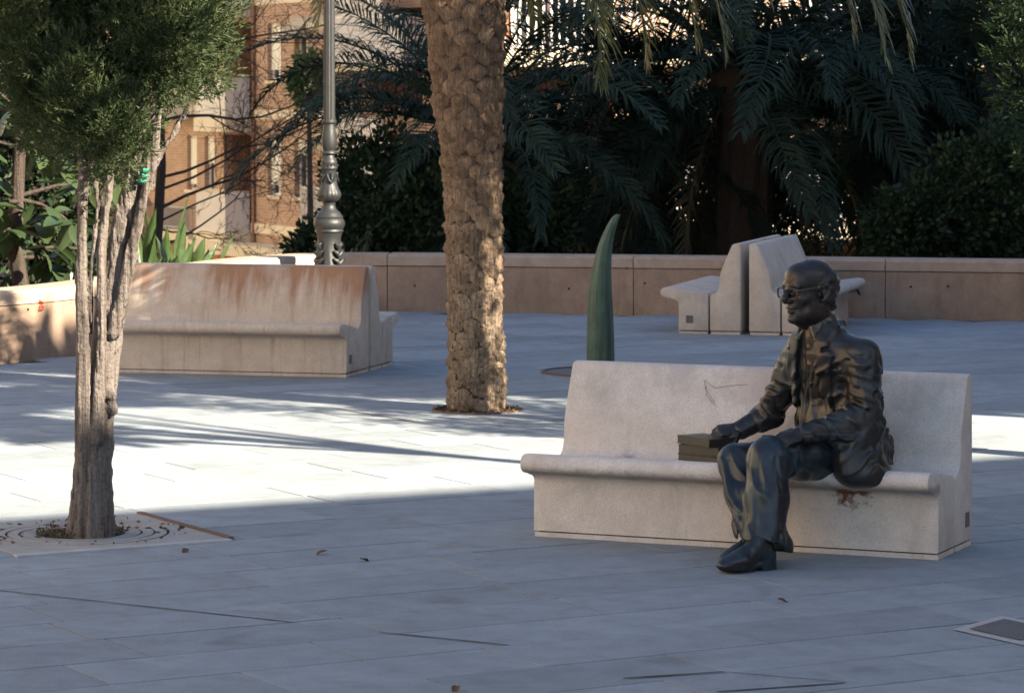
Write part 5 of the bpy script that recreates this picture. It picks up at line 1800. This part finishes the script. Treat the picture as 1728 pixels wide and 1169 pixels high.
# ------------------------------------------------------------------ buildings
def brick_mat(name, c1, c2, mortar):
    t = NT(name)
    tc = t.n('TexCoord')
    sep = t.n('SeparateXYZ', Vector=tc.outputs['Object'])
    xy = t.math('ADD', sep.outputs[0], sep.outputs[1])
    v = t.n('CombineXYZ', X=xy, Y=sep.outputs[2]).outputs[0]
    bt = t.n('TexBrick', Vector=v, Scale=1.0, Mortar_Size=0.007, Brick_Width=0.25, Row_Height=0.075)
    bt.inputs['Color1'].default_value = (*c1, 1); bt.inputs['Color2'].default_value = (*c2, 1); bt.inputs['Mortar'].default_value = (*mortar, 1)
    n = t.noise(tc.outputs['Object'], 1.3, 5, .6)
    colr = t.mix(t.ramp(n, [(.3, 0.0), (.7, .35)]), bt.outputs['Color'], [x*.6 for x in c1])
    return t.finish(colr, .9, 0, t.bump(bt.outputs['Fac'], -.4, .01), .2)
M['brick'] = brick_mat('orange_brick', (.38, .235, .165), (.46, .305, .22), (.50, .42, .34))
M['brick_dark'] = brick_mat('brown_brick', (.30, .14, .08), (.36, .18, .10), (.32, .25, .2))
M['cream'] = plain('cream_render', (.66, .57, .43), .85, var=.12, scale=2.0)
M['white_paint'] = plain('white_paint', (.74, .72, .70), .6, var=.08, scale=3)
M['panel'] = plain('balcony_panel', (.60, .56, .53), .7, var=.12, scale=2)
M['dark_room'] = plain('dark_interior', (.035, .028, .024), .8)
M['red_sign'] = plain('red_awning', (.45, .02, .02), .6)
M['grey_metal'] = plain('grey_railing', (.30, .31, .33), .5, .3)
def glass():
    t = NT('window_glass'); return t.finish((.045, .05, .055), .08, 0.0, None, .6)
M['glass'] = glass()
def blind_mat():
    t = NT('roller_blind'); tc = t.n('TexCoord')
    sep = t.n('SeparateXYZ', Vector=tc.outputs['Object'])
    w = t.math('SINE', t.math('MULTIPLY', sep.outputs[2], 110.0))
    colr = t.mix(t.ramp(w, [(.0, .35), (.35, 0)]), (.80, .77, .68), (.50, .47, .40))
    return t.finish(colr, .6, 0, t.bump(w, .3, .01), .3)
M['blind'] = blind_mat()
def stripe_mat():
    t = NT('striped_awning'); tc = t.n('TexCoord')
    sep = t.n('SeparateXYZ', Vector=tc.outputs['Object'])
    w = t.math('SINE', t.math('MULTIPLY', sep.outputs[0], 46.0))
    return t.finish(t.mix(t.ramp(w, [(.45, 0), (.55, 1)]), (.62, .55, .42), (.16, .15, .10)), .85)
M['stripe'] = stripe_mat()

def holed_wall(x0, x1, z0, z1, ops, dep):
    b = MB()
    xs = sorted({x0, x1, *[o[0] for o in ops], *[o[1] for o in ops]}); zs = sorted({z0, z1, *[o[2] for o in ops], *[o[3] for o in ops]})
    xs = [x for x in xs if x0 <= x <= x1]; zs = [z for z in zs if z0 <= z <= z1]
    for xa, xb in zip(xs[:-1], xs[1:]):
        for za, zb in zip(zs[:-1], zs[1:]):
            mx, mz = (xa+xb)/2, (za+zb)/2
            if any(o[0] < mx < o[1] and o[2] < mz < o[3] for o in ops): continue
            b.add([(xa, 0, za), (xb, 0, za), (xb, 0, zb), (xa, 0, zb)], [(0, 1, 2, 3)])
    for (xa, xb, za, zb) in ops:
        b.add([(xa, 0, za), (xa, dep, za), (xa, dep, zb), (xa, 0, zb)], [(0, 1, 2, 3)])
        b.add([(xb, 0, za), (xb, dep, za), (xb, dep, zb), (xb, 0, zb)], [(3, 2, 1, 0)])
        b.add([(xa, 0, zb), (xb, 0, zb), (xb, dep, zb), (xa, dep, zb)], [(3, 2, 1, 0)])
        b.add([(xa, 0, za), (xb, 0, za), (xb, dep, za), (xa, dep, za)], [(0, 1, 2, 3)])
    return b
def window(parent, xa, xb, za, zb, dep, blind=0.0, sill=True, mullion=True):
    b = MB(); b.box((xa, dep-.02, za), (xb, dep, zb)); w = b.build('window', M['glass'], parent)
    f = MB(); t = .055
    f.box((xa, dep-.06, za), (xa+t, dep-.022, zb)); f.box((xb-t, dep-.06, za), (xb, dep-.022, zb))
    f.box((xa+t, dep-.06, za), (xb-t, dep-.022, za+t)); f.box((xa+t, dep-.06, zb-t), (xb-t, dep-.022, zb))
    if mullion: f.box(((xa+xb)/2-.03, dep-.058, za+t), ((xa+xb)/2+.03, dep-.022, zb-t))
    f.build('frame', M['white_paint'], w)
    if blind > 0:
        c = MB(); c.box((xa+.01, dep-.10, zb-(zb-za)*blind), (xb-.01, dep-.065, zb)); c.build('blind', M['blind'], w)
    if sill:
        s = MB(); s.box((xa-.06, -.07, za-.08), (xb+.06, dep-.06, za-.002)); s.build('sill', M['cream'], w)
    return w
def railing(parent, x0, x1, y0, z0, z1, pitch, wd, mat, y1=None, name='railing'):
    b = MB()
    b.box((x0, y0-.03, z1-.05), (x1, y0+.03, z1)); b.box((x0, y0-.02, z0+.05), (x1, y0+.02, z0+.09))
    n = int((x1-x0)/pitch)
    for i in range(n+1):
        x = x0 + (x1-x0)*i/n
        b.box((x-wd/2, y0-.012, z0), (x+wd/2, y0+.012, z1-.05))
    if y1 is not None:
        m = max(1, int((y1-y0)/pitch))
        for xs in (x0, x1):
            b.box((xs-.03, y0+.03, z1-.05), (xs+.03, y1, z1))
            for i in range(1, m): b.box((xs-.012, y0+(y1-y0)*i/m-wd/2, z0), (xs+.012, y0+(y1-y0)*i/m+wd/2, z1-.05))
    return b.build(name, mat, parent)
def slab(parent, x0, x1, y0, y1, z0, z1, mat='cream', name='balcony_slab'):
    b = MB(); b.box((x0, y0, z0), (x1, y1, z1)); return b.build(name, M[mat], parent)

def flats_left():
    o = at(545, 0, 78)
    r = empty('apartment_building', (o.x, o.y, 0), math.atan2(-.893, .45))
    tag(r, 'orange brick apartment block with cream balcony slabs seen behind the bare branches', 'building')
    floors = [(-4.6, -1.3), (-1.3, 1.55), (1.55, 4.4), (4.4, 7.25), (7.25, 10.1)]
    ops = []; wins = []; recs = []
    for zi, (za, zb) in enumerate(floors):
        if zi == 0:
            ops.append((-4.2, -0.2, -4.4, -1.9)); recs.append((-4.2, -0.2, -4.4, -1.9)); continue
        s = za + .95
        for (a, b_, bl) in ((-1.75, -.85, .28), (-3.45, -2.6, .82), (-7.75, -7.05, .5), (-9.0, -8.3, .9), (-12.3, -11.4, .6), (-14.2, -13.2, .4)):
            ops.append((a, b_, s, s + 1.42)); wins.append((a, b_, s, s + 1.42, bl if zi != 1 or a < -3 else bl))
        ops.append((-6.4, -4.5, za + .02, zb - .42)); recs.append((-6.4, -4.5, za + .02, zb - .42))
        ops.append((.55, 2.1, za + .25, zb - .3)); recs.append((.55, 2.1, za + .25, zb - .3))
        ops.append((2.5, 5.6, za + .25, zb - .3)); recs.append((2.5, 5.6, za + .25, zb - .3))
    holed_wall(-18, 8.2, -4.6, 10.4, ops, .22).build('wall', M['brick'], r)
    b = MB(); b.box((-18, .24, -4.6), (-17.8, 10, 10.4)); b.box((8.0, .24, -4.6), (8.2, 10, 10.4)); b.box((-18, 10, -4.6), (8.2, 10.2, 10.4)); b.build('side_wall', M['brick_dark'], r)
    b = MB(); b.box((-18.2, -.2, 10.4), (8.4, 10.3, 10.6)); b.build('roof', M['cream'], r)
    for (xa, xb, za, zb) in recs:
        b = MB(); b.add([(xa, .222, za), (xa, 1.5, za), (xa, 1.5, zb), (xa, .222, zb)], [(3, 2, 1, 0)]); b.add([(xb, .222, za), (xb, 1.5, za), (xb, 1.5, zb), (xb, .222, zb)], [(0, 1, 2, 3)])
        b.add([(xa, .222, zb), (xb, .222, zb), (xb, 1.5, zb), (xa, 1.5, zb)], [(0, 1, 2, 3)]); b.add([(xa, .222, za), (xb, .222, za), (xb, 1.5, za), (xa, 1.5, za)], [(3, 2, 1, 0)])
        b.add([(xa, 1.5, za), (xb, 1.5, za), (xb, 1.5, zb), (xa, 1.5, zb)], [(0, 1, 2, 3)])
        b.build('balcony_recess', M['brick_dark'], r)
        window(r, xa + .25, xa + (xb-xa)*.6, za + .05, zb - .3, 1.48, 0, False)
    for (xa, xb, za, zb, bl) in wins: window(r, xa, xb, za, zb, .2, bl)
    for zi, (za, zb) in enumerate(floors[1:]):
        # cream floor bands and balconies
        slab(r, -4.45, .15, -.05, .0-.003, za - .02, za + .22, 'cream', 'floor_band')
        slab(r, -6.6, -4.4, -.75, -.055, za - .34, za + .0)
        b = MB(); b.box((-6.5, -.72, za), (-4.5, -.66, za + 1.02)); b.box((-6.5, -.659, za), (-6.44, -.06, za + 1.02)); b.box((-4.56, -.659, za), (-4.5, -.06, za + 1.02)); b.build('balcony_parapet', M['panel'], r)
        slab(r, -6.55, -4.45, -.76, -.62, za + 1.022, za + 1.06, 'cream', 'parapet_cap')
        slab(r, -10.6, -7.0 + .0, -.75, -.006, za - .34, za - .06) if zi % 2 == 0 else slab(r, -9.9, -6.9, -.55, -.006, za + .02, za + .32)
        railing(r, -10.5, -7.1, -.70, za - .06, za + .55, .11, .02, M['grey_metal'], -.02)
        # right-hand bay, balconies half a storey higher
        slab(r, 2.25, 6.6, -.95, -.006, za + 1.12, za + 1.30)
        railing(r, 2.35, 6.5, -.90, za + 1.30, za + 2.38, .085, .05, M['white_paint'], -.02)
        b = MB(); b.box((2.35, -.93, za + 2.385), (5.4, -.88, za + 2.92)); b.build('balcony_screen', M['panel'], r)
        slab(r, .4, 2.2, -.80, -.006, za + .05, za + .22)
        railing(r, .45, 2.15, -.75, za + .22, za + 1.27, .085, .045, M['panel'], -.02)
        aw = MB(); aw.add([(.5, -.02, zb - .1), (2.1, -.02, zb - .1), (2.1, -.65, zb - .55), (.5, -.65, zb - .55), (.5, -.65, zb - .72), (2.1, -.65, zb - .72)], [(0, 1, 2, 3), (3, 2, 5, 4)])
        aw.build('awning', M['stripe'], r)
        aw = MB(); aw.add([(-1.85, -.02, zb - .38), (-.75, -.02, zb - .38), (-.75, -.40, zb - .80), (-1.85, -.40, zb - .80), (-1.85, -.40, zb - .92), (-.75, -.40, zb - .92)], [(0, 1, 2, 3), (3, 2, 5, 4)])
        if zi >= 1: aw.build('awning', M['stripe'], r)
    for x in (-4.25, .25, -10.9):
        b = MB(); b.tube([(x, -.06, -4.6), (x, -.06, 10.4)], .05, 8); b.build('drain_pipe', M['brick_dark'], r, 60)
    b = MB(); b.box((-4.6, -.9, -2.15), (-.9, -.85, -1.86)); b.build('shop_sign', M['red_sign'], r)
    slab(r, -6.7, .3, -.95, -.006, -1.86, -1.56, 'cream', 'shop_canopy')
flats_left()

def flats_right():
    r = empty('apartment_building', (-0.6, 63.0, 0), R(3))
    tag(r, 'sunlit brick apartment block with white picket balconies glimpsed through the palms', 'building')
    floors = [(-4.6, -.35), (-.35, 2.95), (2.95, 6.25), (6.25, 9.55), (9.55, 12.8)]
    ops = []; recs = []; wins = []
    for zi, (za, zb) in enumerate(floors):
        for k in range(5):
            x = .4 + k*2.9
            if k % 2 == 0:
                ops.append((x, x+2.2, za+.05, zb-.5)); recs.append((x, x+2.2, za+.05, zb-.5))
            else:
                ops.append((x+.4, x+1.5, za+1.0, zb-.7)); wins.append((x+.4, x+1.5, za+1.0, zb-.7))
    holed_wall(-.4, 15.5, -4.6, 13, ops, .22).build('wall', M['brick'], r)
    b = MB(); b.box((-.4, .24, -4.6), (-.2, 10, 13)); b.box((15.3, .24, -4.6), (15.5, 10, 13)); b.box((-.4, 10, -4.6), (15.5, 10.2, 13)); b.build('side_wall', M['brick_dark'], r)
    b = MB(); b.box((-.6, -.2, 13), (15.7, 10.3, 13.2)); b.build('roof', M['cream'], r)
    for (xa, xb, za, zb) in recs:
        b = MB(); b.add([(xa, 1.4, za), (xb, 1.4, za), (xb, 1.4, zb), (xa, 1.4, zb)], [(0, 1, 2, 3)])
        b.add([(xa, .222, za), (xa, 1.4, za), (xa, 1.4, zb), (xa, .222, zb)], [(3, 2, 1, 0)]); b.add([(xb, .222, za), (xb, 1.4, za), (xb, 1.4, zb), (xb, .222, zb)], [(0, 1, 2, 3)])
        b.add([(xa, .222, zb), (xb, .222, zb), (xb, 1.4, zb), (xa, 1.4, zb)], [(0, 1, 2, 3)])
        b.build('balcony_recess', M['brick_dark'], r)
        window(r, xa + .3, xb - .5, za + .05, zb - .3, 1.38, .3, False)
    for (xa, xb, za, zb) in wins: window(r, xa, xb, za, zb, .2, .5)
    for zi, (za, zb) in enumerate(floors):
        if zi == 0: continue
        slab(r, -.3, 15.4, -1.0, -.006, za - .28, za + .02)
        railing(r, -.2, 15.3, -.95, za + .02, za + 1.1, .15, .045, M['white_paint'], -.02)
flats_right()

def house_left():
    r = empty('house', (-6.75, 50, 0), R(-4))
    tag(r, 'ochre brick house with orange eaves half hidden by the rubber tree', 'house')
    W0 = -4.0
    holed_wall(W0, 0, -4.6, -0.1, [(-.75, -.25, -1.9, -.7), (-2.3, -1.6, -1.9, -.7)], .15).build('wall', M['brick'], r)
    b = MB(); b.box((W0, .16, -4.6), (W0 + .2, 6, -.1)); b.box((-.2, .16, -4.6), (0, 6, -.1)); b.box((W0, 6, -4.6), (0, 6.2, -.1)); b.build('side_wall', M['brick_dark'], r)
    window(r, -.75, -.25, -1.9, -.7, .14, .3); window(r, -2.3, -1.6, -1.9, -.7, .14, .3)
    b = MB(); b.box((W0 - .2, -.35, -.1), (.12, 6.3, .22)); b.build('eaves', plain('orange_fascia', (.50, .25, .12), .8), r)
    b = MB(); b.add([(W0 - .2, -.35, .222), (.12, -.35, .222), (.12, 6.3, .222), (W0 - .2, 6.3, .222), (W0 - .2, 3, 1.3), (.12, 3, 1.3)], [(0, 1, 5, 4), (2, 3, 4, 5), (0, 4, 3), (1, 2, 5)]); b.build('roof', plain('roof_tile', (.30, .15, .09), .85, var=.4, scale=8), r)
house_left()

# buildings and trees around the plaza outside the picture: they shade it and reflect light into it
def block(label, corner, rz, L, Wd, H, mat, z0=0.0, name='apartment_building'):
    r = empty(name, (corner[0], corner[1], z0), rz)
    tag(r, label, 'building')
    b = MB(); b.box((0, 0, 0), (L, Wd, H)); b.build('wall', mat, r)
    b = MB(); b.box((-.2, -.2, H + .002), (L + .2, Wd + .2, H + .25)); b.build('roof', M['cream'], r)
    w = MB()
    for i in range(int(L / 3.2)):
        for j in range(int(H / 3)):
            for (y0, y1) in ((-.012, -.004), (Wd + .004, Wd + .012)):
                w.box((1 + i*3.2, y0, 1 + j*3), (2.2 + i*3.2, y1, 2.4 + j*3))
    tag(w.build('window_panes', M['glass'], r), kind='stuff')
    return r
# shade line runs along (0.89, 0.45) through (0.11, 17.37)
HA = 12.0
offA = Vector((0.80, -0.60)) * (HA + .25) / math.tan(SUN_EL)
dA = Vector((0.89, 0.456)).normalized()
cA = Vector((0.11, 17.37)) + offA - dA * 12.5
rA = math.atan2(dA.y, dA.x)
nA = Vector((dA.y, -dA.x))                       # away from the plaza
block('tall pale apartment block beside the plaza, out of view to the right behind the camera', cA + dA*0 + nA*12, rA, 46, 12, HA, M['cream'])
# unseen tower added to shade the planting bed: occupies q >= 24.3 in the sun's frame
def pq(p, q): return Vector((0.8*p + 0.6*q, -0.6*p + 0.8*q))
cB = pq(3.0, 24.35)
block('tower block added out of view to the right to shade the palms', (cB.x, cB.y), math.atan2(-0.6, 0.8), 12, 24, 27.0, M['brick_dark'])
block('sunlit cream block added across the street, out of view to the left, to bounce light onto the flats', (-37, 118), R(-90), 72, 12, 19, M['cream'], -4.6)  # unseen reflector block, added to light the left flats by bounce


block('sunlit ochre block added left of the plaza, out of view, for warm bounce light', (-33.0, 34), R(-90), 46, 12, 15, plain('ochre_render', (.62, .50, .38), .85, var=.1))  # added unseen, reflects warm sunlight onto benches and statue

def broad_tree(label, p, q, zc, rad, n, seed, ln=.26, wd=.16):
    c = pq(p, q)
    r = empty('shade_tree', (c.x, c.y, 0))
    tag(r, label, 'tree', 'shade trees right of the plaza')
    rr = random.Random(seed)
    b = MB(); b.tube([(0, 0, -.02), (.05, 0, zc*.4), (0, .05, zc), (0, 0, zc + rad*.6)], [.09, .075, .06, .02], 10)
    for k in range(7):
        a = k*.9; b.tube([(0, 0, zc*.55 + .1*k), (rad*.35*math.cos(a), rad*.35*math.sin(a), zc*.8), (rad*.75*math.cos(a), rad*.75*math.sin(a), zc + .3)], [.04, .03, .015], 6)
    b.build('trunk', M['bark_dark'], r, 80)
    parts = []
    for k in range(n):
        d = Vector((rr.gauss(0, 1), rr.gauss(0, 1), rr.gauss(0, 1))).normalized() * rad * rr.uniform(.35, 1.0)
        parts.append(shrub_leaves((d.x, d.y, zc + d.z*.8), (rad*.34, rad*.34, rad*.24), 150, ln, wd, .1))
    V, F = join(parts)
    tag(link('crown', np_mesh('crown', V, F, M['shrub'], False), None, r), kind='stuff')
for lb, a in (('broad leafy tree nearest the plaza centre, out of view to the right', (-4.0, 19.4, 6.6, 1.7, 44, 1)),
              ('broad leafy tree standing before the pale block, out of view to the right', (3.0, 20.7, 7.6, 1.5, 36, 2)),
              ('broad leafy tree beside the low shade block, out of view to the right', (-1.0, 19.1, 8.9, 1.5, 50, 3)),
              ('broad leafy tree close to the camera, added out of view to shade the left cypress', (-2.3, 9.0, 7.2, 1.7, 36, 5))):  # unseen tree added to darken one side of the left cypress
    broad_tree(lb, *a)
broad_tree('broad leafy tree in the row right of the plaza, out of view', -4.0, 15.0, 7.5, 1.6, 36, 6)
cW = pq(-3.6, 19.6)
block('low block added out of view to the right to shade the far plaza', (cW.x, cW.y), math.atan2(-0.6, 0.8), 6.5, 4.74, 9.0, M['brick_dark'])  # added flat-topped shade caster, low enough to leave the lamp post sunlit

# ------------------------------------------------------------------ litter on the paving
lm = leaf_mesh('dry_leaf', .07, .035, .5, .3, plain('dry_leaf', (.14, .07, .035), .8, var=.4))
rr = random.Random(2)
for k, (px, py, lb) in enumerate(((1312, 1016, 'reddish dry leaf lying on the paving below the statue'), (315, 930, 'dark dry leaf on the paving near the tree grate'),
                                  (552, 934, 'dark dry leaf on the paving left of the bench'), (608, 948, 'curled dry leaf on the paving beside another leaf left of the bench'),
                                  (772, 1163, 'brown dry leaf at the bottom edge of the picture'))):
    g = gnd(px, py)
    o = inst('dry_leaf', lm, None, (g.x, g.y, .014), (rr.uniform(-.2, .2), rr.uniform(-.1, .2), rr.uniform(0, 6.28)), (.9, .9, .9))
    tag(o, lb, 'leaf', 'dry leaves on the paving')

# leaf litter and weeds gathered in the two tree pits
def pit_litter(parent, r0, r1, n, z):
    a = NR.uniform(0, 2*math.pi, n); rad = np.sqrt(NR.uniform(r0**2, r1**2, n))
    P = np.stack([rad*np.cos(a), rad*np.sin(a), z + NR.uniform(0, .010, n)], 1)
    D = np.stack([NR.normal(size=n), NR.normal(size=n), NR.uniform(-.15, .35, n)], 1)
    V, F = rhombs(P, D, NR.uniform(.02, .05, n), NR.uniform(.008, .018, n))
    tag(link('leaf_litter', np_mesh('leaf_litter', V, F, plain('leaf_litter', (.13, .085, .05), .9, var=.6, scale=60), False), None, parent), kind='stuff')
    m = n // 4
    a = NR.uniform(0, 2*math.pi, m); rad = r1 * NR.uniform(.85, 1.0, m)
    P = np.stack([rad*np.cos(a), rad*np.sin(a), np.full(m, z)], 1)
    D = np.stack([NR.normal(size=m)*.5, NR.normal(size=m)*.5, np.ones(m)], 1)
    V, F = rhombs(P, D, NR.uniform(.015, .045, m), NR.uniform(.004, .008, m))
    tag(link('weeds', np_mesh('weeds', V, F, M['cypress'], False), None, parent), kind='stuff')
pit_litter(grate, .09, .215, 260, .012)
pit_litter(pp, .19, .285, 200, .008)
pit_litter(grate, .24, .52, 70, .010)
